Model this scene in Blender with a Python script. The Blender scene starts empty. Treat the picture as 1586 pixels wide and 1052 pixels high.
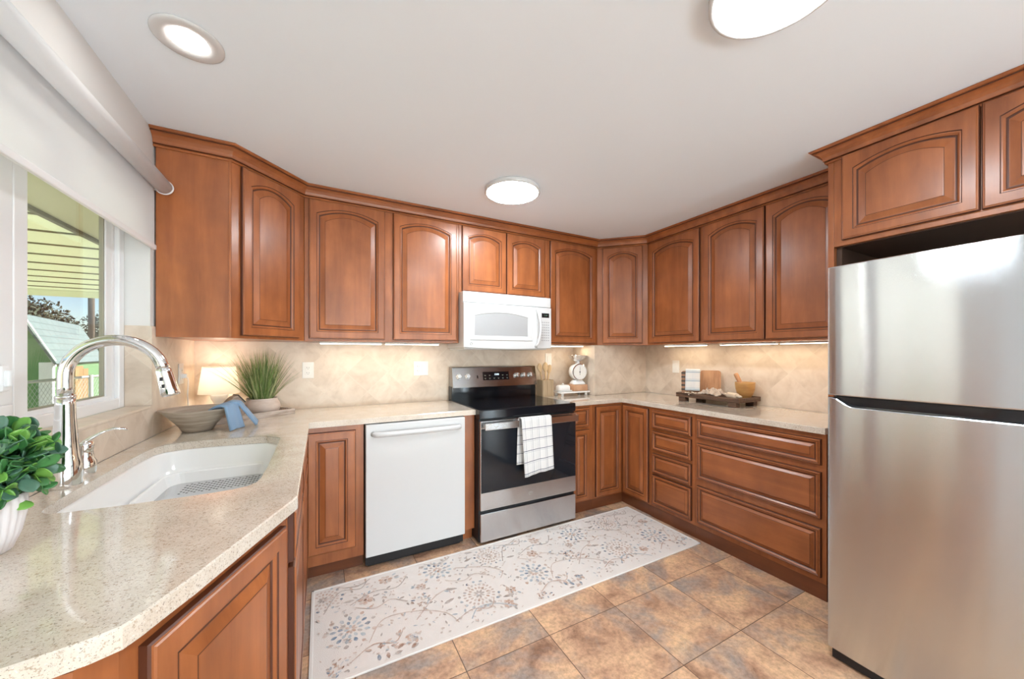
import bpy, bmesh, math, random
from mathutils import Vector, Matrix
PI = math.pi
scene = bpy.context.scene
COL = scene.collection
def srgb(r, g, b):
    f = lambda c: (c/255/12.92) if c/255 <= .04045 else ((c/255+.055)/1.055)**2.4
    return (f(r), f(g), f(b), 1)

# ------------------------------------------------------------------ camera
cd = bpy.data.cameras.new('camera'); cam = bpy.data.objects.new('camera', cd); COL.objects.link(cam)
cam.location = (.7067, -2.9461, 1.3019); cam.rotation_euler = (PI/2, 0, math.radians(-27.949))
cd.sensor_fit = 'HORIZONTAL'; cd.sensor_width = 36; cd.lens = 36*559.185/1586
cd.shift_y = 22.24/1586; cd.clip_start = .02; cd.clip_end = 300
scene.camera = cam
# ------------------------------------------------------------------ world, exposure
scene.view_settings.view_transform = 'Standard'; scene.view_settings.look = 'None'
scene.view_settings.gamma = 1; scene.view_settings.use_curve_mapping = False
scene.view_settings.exposure = 0.2
try:
    scene.cycles.use_denoising = True
    scene.cycles.max_bounces = 10; scene.cycles.diffuse_bounces = 6; scene.cycles.glossy_bounces = 5
    scene.cycles.transparent_max_bounces = 12; scene.cycles.sample_clamp_indirect = 6
except Exception: pass
W_ = bpy.data.worlds.new('sky'); scene.world = W_; W_.use_nodes = True
nt = W_.node_tree; bg = nt.nodes['Background']
sky = nt.nodes.new('ShaderNodeTexSky'); sky.sky_type = 'NISHITA'; sky.sun_disc = False
sky.sun_elevation = math.radians(48); sky.sun_rotation = math.radians(200); sky.air_density = 1.0; sky.dust_density = 0; sky.ozone_density = 3
nt.links.new(sky.outputs[0], bg.inputs[0]); bg.inputs[1].default_value = .14
sn = bpy.data.lights.new('sun', 'SUN'); sn.energy = 13; sn.angle = .01; sn.color = (1, .95, .86)
so = bpy.data.objects.new('sun', sn); COL.objects.link(so); so.rotation_euler = Vector((-.80, -.30, -.60)).to_track_quat('-Z', 'Y').to_euler()
# lamp strengths (emission of each lamp's own diffuser)
L_DISC, L_CAN, L_STRIP, L_FILL, L_BULB = 64, 44, 19, 74, 1.6

# ------------------------------------------------------------------ room dimensions
H, WX, YS = 2.3707, 3.6432, -9.4       # ceiling, right wall, wall behind the camera
ZB = 1.3842                             # underside of wall cabinets
CT = .914                               # worktop

# ------------------------------------------------------------------ materials
def mat(name, col=(.8, .8, .8, 1), rough=.5, metal=0, **k):
    m = bpy.data.materials.new(name); m.use_nodes = True
    b = m.node_tree.nodes['Principled BSDF']
    b.inputs['Base Color'].default_value = col; b.inputs['Roughness'].default_value = rough
    b.inputs['Metallic'].default_value = metal
    for a, v in k.items(): b.inputs[a.replace('_', ' ')].default_value = v
    return m
class N:
    """small node helper"""
    def __init__(s, m): s.t = m.node_tree; s.b = s.t.nodes['Principled BSDF']
    def n(s, ty, **k):
        x = s.t.nodes.new('ShaderNode'+ty)
        for a, v in k.items(): setattr(x, a, v)
        return x
    def l(s, a, b): s.t.links.new(a, b)
    def math(s, op, a, b=None, c=None):
        x = s.n('Math', operation=op)
        for i, v in enumerate((a, b, c)):
            if v is None: continue
            if isinstance(v, (int, float)): x.inputs[i].default_value = v
            else: s.l(v, x.inputs[i])
        return x.outputs[0]
    def coord(s, kind='Object', scale=(1, 1, 1), rand=True, loc=(0, 0, 0)):
        tc = s.n('TexCoord'); mp = s.n('Mapping'); mp.inputs['Scale'].default_value = scale
        mp.inputs['Location'].default_value = loc
        src = tc.outputs[kind]
        if rand:
            oi = s.n('ObjectInfo'); va = s.n('VectorMath', operation='ADD'); sc = s.math('MULTIPLY', oi.outputs['Random'], 9.7)
            s.l(src, va.inputs[0]); s.l(sc, va.inputs[1]); src = va.outputs[0]
        s.l(src, mp.inputs['Vector']); return mp.outputs[0]
    def noise(s, vec, scale, detail=4, rough=.55, dist=0):
        x = s.n('TexNoise'); x.inputs['Scale'].default_value = scale; x.inputs['Detail'].default_value = detail
        x.inputs['Roughness'].default_value = rough; x.inputs['Distortion'].default_value = dist
        s.l(vec, x.inputs['Vector']); return x.outputs['Fac']
    def ramp(s, fac, stops, interp='LINEAR'):
        r = s.n('ValToRGB'); cr = r.color_ramp; cr.interpolation = interp
        while len(cr.elements) < len(stops): cr.elements.new(.5)
        for e, (p, c) in zip(cr.elements, stops): e.position = p; e.color = c if len(c) == 4 else (*c, 1)
        s.l(fac, r.inputs[0]); return r.outputs[0]
    def mix(s, fac, a, b, mode='MIX'):
        x = s.n('Mix', data_type='RGBA', blend_type=mode)
        for i, v in ((0, fac), (6, a), (7, b)):
            if isinstance(v, (int, float)): x.inputs[i].default_value = v
            elif isinstance(v, tuple): x.inputs[i].default_value = v
            else: s.l(v, x.inputs[i])
        return x.outputs[2]
    def bump(s, h, strength=.2, dist=.005):
        x = s.n('Bump'); x.inputs['Strength'].default_value = strength; x.inputs['Distance'].default_value = dist
        s.l(h, x.inputs['Height']); s.l(x.outputs[0], s.b.inputs['Normal'])
    def color(s, o): s.l(o, s.b.inputs['Base Color'])

def wood(name, sc, dark, lite, rough=.34, coat=.25):
    m = mat(name, rough=rough, Coat_Weight=coat, Coat_Roughness=.22); n = N(m)
    g = n.noise(n.coord(scale=sc), 3.2, 7, .6, .4)
    bl = n.noise(n.coord(scale=(1, 1, .8)), 5.5, 4, .55)
    c1 = n.ramp(g, [(.3, dark), (.72, lite)])
    c2 = n.ramp(bl, [(.32, (.80, .76, .73)), (.68, (1.1, 1.08, 1.06))])
    n.color(n.mix(1, c1, c2, 'MULTIPLY')); return m
CH_D, CH_L = (.262, .080, .024, 1), (.415, .137, .042, 1)
M = {}
M['wood'] = wood('cherry_wood', (5, 5, .55), CH_D, CH_L)
M['wood_h'] = wood('cherry_wood_across', (.55, 5, 5), CH_D, CH_L)
M['glaze_edge_shade'] = mat('dark_glaze_edge_shade', (.085, .022, .008, 1), .45)
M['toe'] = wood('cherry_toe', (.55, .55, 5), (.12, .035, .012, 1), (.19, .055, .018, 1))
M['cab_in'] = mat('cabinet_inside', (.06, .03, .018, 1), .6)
M['white_wall'] = mat('wall_paint', (.74, .74, .73, 1), .7)
M['ceil'] = mat('ceiling_paint', (.86, .925, .99, 1), .85)
M['trimw'] = mat('white_vinyl', (.84, .85, .86, 1), .35)
M['seal'] = mat('grey_seal', (.33, .32, .25, 1), .5)
M['appl'] = mat('white_enamel', (.67, .67, .67, 1), .22)
M['appl2'] = mat('microwave_window', (.40, .40, .405, 1), .3)
M['black'] = mat('black_gloss', (.008, .009, .012, 1), .08)
M['blackm'] = mat('black_matte', (.012, .012, .014, 1), .45)
M['blkglass'] = mat('oven_glass', (.012, .015, .02, 1), .05)
M['chrome'] = mat('chrome', (.86, .87, .88, 1), .06, 1)
M['ceramic'] = mat('white_ceramic', (.86, .86, .85, 1), .12)
M['plate'] = mat('outlet_plastic', (.85, .83, .79, 1), .35)
M['slot'] = mat('slot_dark', (.05, .045, .04, 1), .6)
def steel(name, col, rough, an=.3):
    """horizontally brushed steel: fine horizontal scratches tilt the normal up and down, so reflections smear vertically"""
    m = mat(name, col, rough, 1); n = N(m); g = n.n('NewGeometry')
    def wn(off):
        a = n.n('VectorMath', operation='ADD'); a.inputs[1].default_value = off; n.l(g.outputs['Position'], a.inputs[0])
        w = n.n('TexWhiteNoise'); n.l(a.outputs[0], w.inputs[0]); return w.outputs[0]
    q = n.math('SUBTRACT', n.math('ADD', wn((0, 0, 0)), wn((3.1, 7.7, 1.3))), 1)
    c = n.n('CombineXYZ'); n.l(n.math('MULTIPLY', q, an), c.inputs[2])
    v = n.n('VectorMath', operation='ADD'); n.l(g.outputs['Normal'], v.inputs[0]); n.l(c.outputs[0], v.inputs[1])
    z = n.n('VectorMath', operation='NORMALIZE'); n.l(v.outputs[0], z.inputs[0]); n.l(z.outputs[0], n.b.inputs['Normal'])
    return m
M['steel'] = steel('brushed_steel', (.60, .60, .61, 1), .14, .26)
M['steel_f'] = steel('fridge_steel', (.64, .68, .715, 1), .09, .34)
M['steel_d'] = steel('dark_steel', (.40, .385, .38, 1), .16, .2)
def emis(name, col, s):
    m = bpy.data.materials.new(name); m.use_nodes = True; t = m.node_tree; t.nodes.clear()
    e = t.nodes.new('ShaderNodeEmission'); o = t.nodes.new('ShaderNodeOutputMaterial')
    e.inputs[0].default_value = col; e.inputs[1].default_value = s; t.links.new(e.outputs[0], o.inputs[0]); return m
M['disc'] = emis('ceiling_lamp_glow', (.88, .95, 1, 1), L_DISC)
M['can'] = emis('downlight_glow', (1, .97, .92, 1), L_CAN)
M['strip'] = emis('warm_strip_glow', (1, .82, .58, 1), L_STRIP)
M['globe'] = emis('fill_globe_glow', (.80, .935, 1, 1), L_FILL)
M['led'] = emis('display_digits', (.75, .9, 1, 1), 2.2)
M['ledg'] = emis('display_green', (.5, .8, .6, 1), .25)
def glass():
    m = bpy.data.materials.new('window_glass'); m.use_nodes = True; t = m.node_tree; t.nodes.clear()
    o = t.nodes.new('ShaderNodeOutputMaterial'); mx = t.nodes.new('ShaderNodeMixShader')
    tr = t.nodes.new('ShaderNodeBsdfTransparent'); gl = t.nodes.new('ShaderNodeBsdfGlossy'); lw = t.nodes.new('ShaderNodeLayerWeight'); pw = t.nodes.new('ShaderNodeMath'); fr = t.nodes.new('ShaderNodeMath')
    tr.inputs[0].default_value = (.97, .975, .96, 1); gl.inputs['Roughness'].default_value = .01; lw.inputs[0].default_value = .5
    pw.operation = 'POWER'; pw.inputs[1].default_value = 5; fr.operation = 'MULTIPLY_ADD'; fr.inputs[1].default_value = .96; fr.inputs[2].default_value = .03; t.links.new(lw.outputs['Facing'], pw.inputs[0]); t.links.new(pw.outputs[0], fr.inputs[0])
    t.links.new(fr.outputs[0], mx.inputs[0]); t.links.new(tr.outputs[0], mx.inputs[1]); t.links.new(gl.outputs[0], mx.inputs[2])
    t.links.new(mx.outputs[0], o.inputs[0]); return m
M['glass'] = glass()
def quartz():
    m = mat('speckled_quartz', rough=.10, Coat_Weight=.6, Coat_Roughness=.02); n = N(m)
    v = n.coord(rand=False)
    a = n.noise(v, 330, 3, .7); b = n.noise(v, 170, 4, .75); c = n.noise(v, 14, 4, .6)
    base = n.ramp(c, [(.35, (.64, .555, .46)), (.65, (.73, .655, .565))])
    base = n.mix(n.ramp(b, [(.56, (0, 0, 0)), (.63, (1, 1, 1))]), base, (.46, .36, .27, 1))
    base = n.mix(n.ramp(a, [(.60, (0, 0, 0)), (.66, (1, 1, 1))]), base, (.25, .20, .165, 1))
    base = n.mix(n.ramp(a, [(.30, (1, 1, 1)), (.37, (0, 0, 0))]), base, (.86, .83, .78, 1))
    base = n.mix(n.ramp(b, [(.30, (1, 1, 1)), (.38, (0, 0, 0))]), base, (.80, .765, .72, 1))
    n.color(base); return m
M['quartz'] = quartz()
def tile():
    m = mat('travertine_tile', rough=.38); n = N(m)
    tc = n.n('TexCoord'); sp = n.n('SeparateXYZ'); n.l(tc.outputs['Object'], sp.inputs[0])
    a = n.math('ADD', sp.outputs[0], sp.outputs[1]); z = sp.outputs[2]; s = .205*math.sqrt(2)
    u = n.math('DIVIDE', n.math('ADD', a, z), s); v = n.math('DIVIDE', n.math('SUBTRACT', a, z), s)
    def edge(q):
        f = n.math('ABSOLUTE', n.math('SUBTRACT', n.math('FRACT', q), .5)); return n.math('GREATER_THAN', f, .493)
    g = n.math('MAXIMUM', edge(u), edge(v))
    cb = n.n('CombineXYZ'); n.l(n.math('FLOOR', u), cb.inputs[0]); n.l(n.math('FLOOR', v), cb.inputs[1])
    wn = n.n('TexWhiteNoise'); n.l(cb.outputs[0], wn.inputs[0])
    off = n.n('VectorMath', operation='ADD'); n.l(wn.outputs[1], off.inputs[0]); n.l(tc.outputs['Object'], off.inputs[1])
    x = n.noise(off.outputs[0], 9, 7, .62, .5)
    c = n.ramp(x, [(.3, (.60, .495, .395)), (.5, (.70, .595, .49)), (.72, (.77, .68, .575))])
    tone = n.ramp(wn.outputs[0], [(0, (.93, .92, .91)), (1, (1.05, 1.05, 1.05))])
    c = n.mix(1, c, tone, 'MULTIPLY')
    n.color(n.mix(g, c, (.71, .625, .525, 1)))
    n.bump(n.math('SUBTRACT', 1, g), .25, .002); return m
M['tile'] = tile()
def floor_m():
    m = mat('slate_vinyl', rough=.36); n = N(m)
    tc = n.n('TexCoord'); sp = n.n('SeparateXYZ'); n.l(tc.outputs['Object'], sp.inputs[0])
    u = n.math('DIVIDE', n.math('SUBTRACT', sp.outputs[0], 1.642-.406*20), .406); v = n.math('DIVIDE', n.math('ADD', sp.outputs[1], 1.553+.397*30), .397)
    def edge(q):
        f = n.math('ABSOLUTE', n.math('SUBTRACT', n.math('FRACT', q), .5)); return n.math('GREATER_THAN', f, .4955)
    g = n.math('MAXIMUM', edge(u), edge(v))
    cb = n.n('CombineXYZ'); n.l(n.math('FLOOR', u), cb.inputs[0]); n.l(n.math('FLOOR', v), cb.inputs[1])
    wn = n.n('TexWhiteNoise'); n.l(cb.outputs[0], wn.inputs[0])
    off = n.n('VectorMath', operation='MULTIPLY_ADD'); n.l(wn.outputs[1], off.inputs[0]); off.inputs[1].default_value = (3, 3, 3); n.l(tc.outputs['Object'], off.inputs[2])
    a = n.noise(off.outputs[0], 5.2, 7, .62, .35); b = n.noise(off.outputs[0], 3.1, 6, .6, .5); f = n.noise(off.outputs[0], 55, 5, .7)
    c = n.ramp(a, [(.30, (.27, .14, .085)), (.42, (.52, .31, .20)), (.55, (.68, .43, .265)), (.72, (.80, .53, .30))])
    gry = n.ramp(b, [(.48, (0, 0, 0)), (.62, (.95, .95, .95))])
    c = n.mix(gry, c, (.33, .275, .245, 1))
    c = n.mix(1, c, n.ramp(f, [(.3, (.66, .64, .62)), (.6, (1.08, 1.08, 1.08))]), 'MULTIPLY')
    n.color(n.mix(g, c, (.11, .06, .035, 1))); n.bump(f, .12, .002); return m
M['floor'] = floor_m()
def fabric(name, col, sc=400, st=.25):
    m = mat(name, col, .9, Sheen_Weight=.2); n = N(m); n.bump(n.noise(n.coord(scale=(1, 1, 1)), sc, 2), st, .002); return m
def translucent(name, col, k):
    m = bpy.data.materials.new(name); m.use_nodes = True; n = N(m); n.b.inputs['Base Color'].default_value = col; n.b.inputs['Roughness'].default_value = .6
    tr = n.n('BsdfTranslucent'); tr.inputs[0].default_value = col; mx = n.n('MixShader'); mx.inputs[0].default_value = k
    o = n.t.nodes['Material Output']; n.l(n.b.outputs[0], mx.inputs[1]); n.l(tr.outputs[0], mx.inputs[2]); n.l(mx.outputs[0], o.inputs[0]); return m
M['shade_f'] = translucent('roller_fabric', (.90, .91, .92, 1), .5)
M['towel_b'] = fabric('blue_towel', (.20, .31, .45, 1))
M['towel_t'] = fabric('towel_pale_band', (.50, .58, .66, 1))
M['linen'] = fabric('linen', (.56, .46, .38, 1), 250)
M['rug'] = fabric('rug_pile', (.76, .70, .655, 1), 300, .5)
M['rug_e'] = fabric('rug_binding', (.84, .82, .79, 1), 300)
for k, c in dict(rb=(.15, .21, .29, 1), rl=(.38, .45, .50, 1), rp=(.54, .35, .26, 1), rt=(.42, .35, .31, 1), rc=(.60, .46, .39, 1), rd=(.30, .16, .10, 1)).items():
    M[k] = mat('rug_'+k, c, .9, Sheen_Weight=.2); n_ = N(M[k])            # faded, worn dye
    f_ = n_.ramp(n_.noise(n_.coord(rand=False), 38, 5, .7), [(.40, (0, 0, 0)), (.66, (.6, .6, .6))])
    n_.color(n_.mix(f_, c, (.76, .70, .655, 1))); n_.bump(n_.noise(n_.coord(rand=False), 300, 2), .4, .002)
def check_towel(name, base, lines):
    """lines: list of (axis, period, offset, half width, colour) drawn from the towel's own UV weave coordinates"""
    m = mat(name, base, .92); n = N(m); tc = n.n('TexCoord'); sp = n.n('SeparateXYZ'); n.l(tc.outputs['UV'], sp.inputs[0])
    c = None
    for ax, per, off, hw, col in lines:
        f = n.math('ABSOLUTE', n.math('SUBTRACT', n.math('FRACT', n.math('ADD', n.math('DIVIDE', sp.outputs[ax], per), off)), .5))
        g = n.math('LESS_THAN', f, hw/per)
        c = n.mix(g, base if c is None else c, col)
    n.color(c); n.bump(n.noise(n.coord(), 500, 2), .2, .001); return m
M['check'] = check_towel('checked_cotton', (.80, .79, .78, 1), [(0, .058, .1, .0012, (.28, .29, .32, 1)), (0, .058, .32, .0011, (.5, .5, .52, 1)), (1, .068, .15, .0011, (.5, .5, .53, 1)), (1, .068, .30, .0019, (.07, .08, .13, 1))])
M['stripe'] = check_towel('striped_cotton', (.82, .82, .80, 1), [(1, .085, .1, .005, (.45, .55, .62, 1)), (1, .085, .28, .0025, (.55, .63, .68, 1))])
def two(name, a, b, sc, rough=.5, scale=(1, 1, 1), lo=.4, hi=.6, bump=0):
    m = mat(name, rough=rough); n = N(m); f = n.noise(n.coord(scale=scale), sc, 6, .6)
    n.color(n.ramp(f, [(lo, a), (hi, b)]))
    if bump: n.bump(f, bump, .003)
    return m
M['bowlwood'] = two('whitewashed_wood', (.30, .245, .19, 1), (.52, .45, .37, 1), 6, .65, (1, 1, 14), .35, .65, .4)
M['traywood'] = two('limed_wood', (.36, .29, .24, 1), (.58, .50, .44, 1), 10, .7, (1, 6, 6), .35, .65, .4)
M['rustic'] = two('driftwood', (.22, .165, .13, 1), (.42, .34, .28, 1), 9, .8, (1, 1, 9), .35, .65, .5)
M['dkwood'] = two('dark_rustic_wood', (.06, .032, .02, 1), (.16, .085, .05, 1), 8, .5, (8, .8, 8), .35, .65, .2)
M['board'] = two('board_wood', (.40, .19, .085, 1), (.58, .31, .15, 1), 6, .5, (6, 6, 1), .35, .65)
M['board2'] = two('walnut_board', (.26, .12, .06, 1), (.42, .22, .12, 1), 6, .5, (1, 6, 8), .35, .65)
M['beech'] = two('beech_wood', (.56, .38, .20, 1), (.70, .51, .30, 1), 6, .5, (9, 9, 1), .35, .65)
M['bambu'] = two('bamboo', (.42, .30, .18, 1), (.60, .45, .29, 1), 8, .5, (12, 12, .5), .35, .65)
M['palewood'] = two('pale_wood', (.62, .50, .37, 1), (.74, .63, .50, 1), 6, .5, (9, 1, 9), .35, .65)
M['mortar'] = two('olive_wood', (.42, .21, .065, 1), (.62, .36, .13, 1), 7, .4, (1, 1, 5), .3, .7)
M['basket'] = two('terracotta_wood', (.50, .27, .15, 1), (.60, .35, .21, 1), 9, .6)
M['potc'] = two('blush_ceramic', (.47, .37, .31, 1), (.60, .50, .44, 1), 14, .6, (1, 1, 2), .3, .7, .15)
M['soil'] = mat('soil', (.06, .04, .03, 1), .9)
M['grass'] = two('grass_blade', (.07, .13, .03, 1), (.22, .31, .09, 1), 30, .5, (1, 1, .4), .3, .7)
M['grass2'] = two('grass_blade_pale', (.27, .31, .12, 1), (.46, .50, .26, 1), 30, .5, (1, 1, .4), .3, .7)
M['leaf'] = two('glossy_leaf', (.025, .10, .03, 1), (.06, .22, .06, 1), 12, .3, (1, 1, 1), .35, .65)
M['leaf2'] = two('bright_leaf', (.11, .30, .05, 1), (.20, .42, .08, 1), 12, .32, (1, 1, 1), .35, .65)
M['leaf3'] = two('bluish_leaf', (.04, .12, .075, 1), (.10, .20, .14, 1), 12, .35, (1, 1, 1), .35, .65)
M['rib'] = mat('ribbed_pot', (.74, .69, .69, 1), .45)
M['lamp_sh'] = None
def lampshade():
    m = bpy.data.materials.new('lamp_shade_linen'); m.use_nodes = True; n = N(m)
    n.b.inputs['Base Color'].default_value = (.86, .80, .70, 1); n.b.inputs['Roughness'].default_value = .9
    tr = n.n('BsdfTranslucent'); tr.inputs[0].default_value = (.96, .93, .87, 1); mx = n.n('MixShader'); mx.inputs[0].default_value = .55
    o = n.t.nodes['Material Output']; n.l(n.b.outputs[0], mx.inputs[1]); n.l(tr.outputs[0], mx.inputs[2]); n.l(mx.outputs[0], o.inputs[0]); return m
M['lamp_sh'] = lampshade()

# ------------------------------------------------------------------ mesh helpers
class B:
    """collects shapes in one bmesh; mi picks the material slot"""
    def __init__(s): s.bm = bmesh.new(); s.mi = 0; s.sm = False
    def _f(s, vs, mi=None, sm=None):
        try: f = s.bm.faces.new(vs)
        except ValueError: return None
        f.material_index = s.mi if mi is None else mi; f.smooth = s.sm if sm is None else sm; return f
    def box(s, a, b, bev=0, mi=None):
        a = Vector(a); b = Vector(b)
        r = bmesh.ops.create_cube(s.bm, size=1, matrix=Matrix.Translation((a+b)/2) @ Matrix.Diagonal((*(Vector([abs(q) for q in (b-a)])), 1)))
        fs = set(f for v in r['verts'] for f in v.link_faces)
        if bev:
            es = set(e for v in r['verts'] for e in v.link_edges)
            q = bmesh.ops.bevel(s.bm, geom=list(es), offset=bev, segments=2, affect='EDGES', profile=.5)
            fs = set(q['faces']) | set(f for f in fs if f.is_valid)
        for f in fs: f.material_index = s.mi if mi is None else mi
        return s
    def loops(s, ls, closed=True, cap0=True, cap1=True, mis=None, sm=None):
        """connect successive vertex loops"""
        V = [[s.bm.verts.new(p) for p in l] for l in ls]
        n = len(V[0])
        for i in range(len(V)-1):
            for j in range(n if closed else n-1):
                k = (j+1) % n
                s._f([V[i][j], V[i][k], V[i+1][k], V[i+1][j]], None if mis is None else mis[i], sm)
        if cap0: s._f(V[0][::-1], None if mis is None else mis[0], False)
        if cap1: s._f(V[-1], None if mis is None else mis[-1], False)
        return V
    def prism(s, pts, z0, z1, bev=0, cap=True):
        if bev:
            n = len(pts)
            def inset(o):
                out = []
                for i in range(n):
                    p, q, r = Vector(pts[i-1]), Vector(pts[i]), Vector(pts[(i+1) % n])
                    d1 = (q-p).normalized(); d2 = (r-q).normalized(); n1 = Vector((-d1.y, d1.x)); n2 = Vector((-d2.y, d2.x))
                    m = (n1+n2); m = m/max(m.length_squared, 1e-6)*2*.5*2 if False else m/(1+n1.dot(n2)+1e-9)
                    out.append(q+m*o)
                return out
            ins = inset(bev)
            s.loops([[(p[0], p[1], z0) for p in pts], [(p[0], p[1], z1-bev) for p in pts], [(p.x, p.y, z1) for p in ins]])
        else: s.loops([[(p[0], p[1], z0) for p in pts], [(p[0], p[1], z1) for p in pts]], cap0=cap, cap1=cap)
        return s
    def lathe(s, prof, n=32, c=(0, 0, 0), sx=1, sy=1, cap0=True, cap1=True, rib=0, ribn=0):
        ls = []
        for r, z in prof:
            l = []
            for j in range(n):
                a = 2*PI*j/n; rr = r*(1+rib*math.cos(ribn*a)) if rib else r
                l.append((c[0]+rr*math.cos(a)*sx, c[1]+rr*math.sin(a)*sy, c[2]+z))
            ls.append(l)
        s.loops(ls, cap0=cap0, cap1=cap1, sm=True); return s
    def tube(s, path, r, n=12, cap=True, flat=1.0):
        """r: number or list; swept circle along a path"""
        P = [Vector(p) for p in path]; m = len(P); R = r if isinstance(r, (list, tuple)) else [r]*m
        up = Vector((0, 0, 1)); ls = []; nrm = None
        for i in range(m):
            t = (P[min(i+1, m-1)]-P[max(i-1, 0)]).normalized()
            if nrm is None:
                nrm = t.cross(up)
                if nrm.length < 1e-3: nrm = t.cross(Vector((0, 1, 0)))
                nrm.normalize()
            else:
                nrm = (nrm-t*nrm.dot(t)); nrm.normalize()
            bi = t.cross(nrm)
            ls.append([P[i]+(nrm*math.cos(2*PI*j/n)+bi*flat*math.sin(2*PI*j/n))*R[i] for j in range(n)])
        s.loops(ls, cap0=cap, cap1=cap, sm=True); return s
    def cyl(s, c, r, h, axis='z', n=32, bev=0):
        bev = min(bev, r*.6, h*.4)
        prof = [(r, 0), (r, h)] if not bev else [(r-bev, 0), (r, bev), (r, h-bev), (r-bev, h)]
        ls = []
        for rr, t in prof:
            l = []
            for j in range(n):
                a = 2*PI*j/n; u, v = rr*math.cos(a), rr*math.sin(a)
                l.append({'z': (c[0]+u, c[1]+v, c[2]+t), 'y': (c[0]+v, c[1]+t, c[2]+u), 'x': (c[0]+t, c[1]+u, c[2]+v)}[axis])
            ls.append(l)
        s.loops(ls, sm=True); return s
    def grid(s, fn, nu, nv, uv=None):
        """surface fn(i/nu, j/nv) with an optional uv function"""
        V = [[s.bm.verts.new(fn(i/nu, j/nv)) for j in range(nv+1)] for i in range(nu+1)]
        lay = s.bm.loops.layers.uv.verify() if uv else None
        for i in range(nu):
            for j in range(nv):
                f = s._f([V[i][j], V[i+1][j], V[i+1][j+1], V[i][j+1]], None, True)
                if uv and f:
                    for lp, (a, b) in zip(f.loops, ((i, j), (i+1, j), (i+1, j+1), (i, j+1))): lp[lay].uv = uv(a/nu, b/nv)
        return s
    def xf(s, m):
        bmesh.ops.transform(s.bm, matrix=m, verts=s.bm.verts[:]); return s
def obj(name, b, mats, parent=None, loc=(0, 0, 0), rot=(0, 0, 0), norm=True, solid=0, sub=0):
    bm = b.bm
    if norm: bmesh.ops.recalc_face_normals(bm, faces=bm.faces[:])
    me = bpy.data.meshes.new(name); bm.to_mesh(me); bm.free()
    for m in (mats if isinstance(mats, (list, tuple)) else [mats]): me.materials.append(M[m] if isinstance(m, str) else m)
    o = bpy.data.objects.new(name, me); COL.objects.link(o); o.location = loc; o.rotation_euler = rot
    if parent: o.parent = parent
    if solid:
        md = o.modifiers.new('thickness', 'SOLIDIFY'); md.thickness = solid; md.offset = 0
    if sub:
        md = o.modifiers.new('smooth', 'SUBSURF'); md.levels = sub; md.render_levels = sub
    return o
def tag(o, label, cat, group=None, kind=None):
    o['label'] = label; o['category'] = cat
    if group: o['group'] = group
    if kind: o['kind'] = kind
    return o
def thing(name, label, cat, loc=(0, 0, 0), rz=0, group=None):
    o = bpy.data.objects.new(name, None); COL.objects.link(o); o.empty_display_size = .05
    o.location = loc; o.rotation_euler = (0, 0, rz); return tag(o, label, cat, group)
def struct(name, b, m, label=None, **k):
    o = obj(name, b, m, **k); o['kind'] = 'structure'
    if label: o['label'] = label
    return o
def dup(root, loc, rz=None, label=None):
    r = root.copy(); COL.objects.link(r); r.location = loc
    if rz is not None: r.rotation_euler = (0, 0, rz)
    if label: r['label'] = label
    for ch in list(root.children):
        c = ch.copy(); COL.objects.link(c); c.parent = r
        for g in list(ch.children):
            d = g.copy(); COL.objects.link(d); d.parent = c
    return r
def text(name, body, size, m, parent, loc, rot, ext=.0004, align='CENTER', shear=0):
    cu = bpy.data.curves.new(name, 'FONT'); cu.body = body; cu.size = size; cu.extrude = ext; cu.align_x = align; cu.align_y = 'CENTER'; cu.shear = shear
    t = bpy.data.objects.new(name, cu); COL.objects.link(t)
    bpy.context.view_layer.update()
    me = bpy.data.meshes.new_from_object(t.evaluated_get(bpy.context.evaluated_depsgraph_get()))
    bpy.data.objects.remove(t); me.materials.clear(); me.materials.append(M[m])
    o = bpy.data.objects.new(name, me); COL.objects.link(o); o.parent = parent; o.location = loc; o.rotation_euler = rot; return o

# ------------------------------------------------------------------ the setting
b = B(); b.box((-.13, YS-.1, -.1), (WX+.1, .1, 0)); struct('floor', b, 'floor')
b = B(); b.box((-.13, YS-.1, H), (WX+.1, .1, H+.1)); struct('ceiling', b, 'ceil')
b = B(); b.box((-.13, 0, 0), (WX+.1, .1, H)); struct('wall_back', b, 'white_wall')
b = B(); b.box((WX, YS, 0), (WX+.1, 0, H)); struct('wall_right', b, 'white_wall')
WY0, WY1, WZ0, WZ1 = -2.16, -.65, 1.048, 2.02      # kitchen window opening
DY0, DY1 = -5.9, -3.5                              # patio door opening behind the camera
b = B()
b.box((-.13, WY1, 0), (0, 0, H)); b.box((-.13, WY0, 0), (0, WY1, WZ0)); b.box((-.13, WY0, WZ1), (0, WY1, H))
b.box((-.13, DY1, 0), (0, WY0, H)); b.box((-.13, DY0, 2.08), (0, DY1, H)); b.box((-.13, YS, 0), (0, DY0, H))
struct('wall_left', b, 'white_wall')
SX0, SX1 = .5, 3.0
b = B(); b.box((-.13, YS-.1, 0), (SX0, YS, H)); b.box((SX1, YS-.1, 0), (WX, YS, H)); b.box((SX0, YS-.1, 2.08), (SX1, YS, H)); struct('wall_front', b, 'white_wall')
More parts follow.
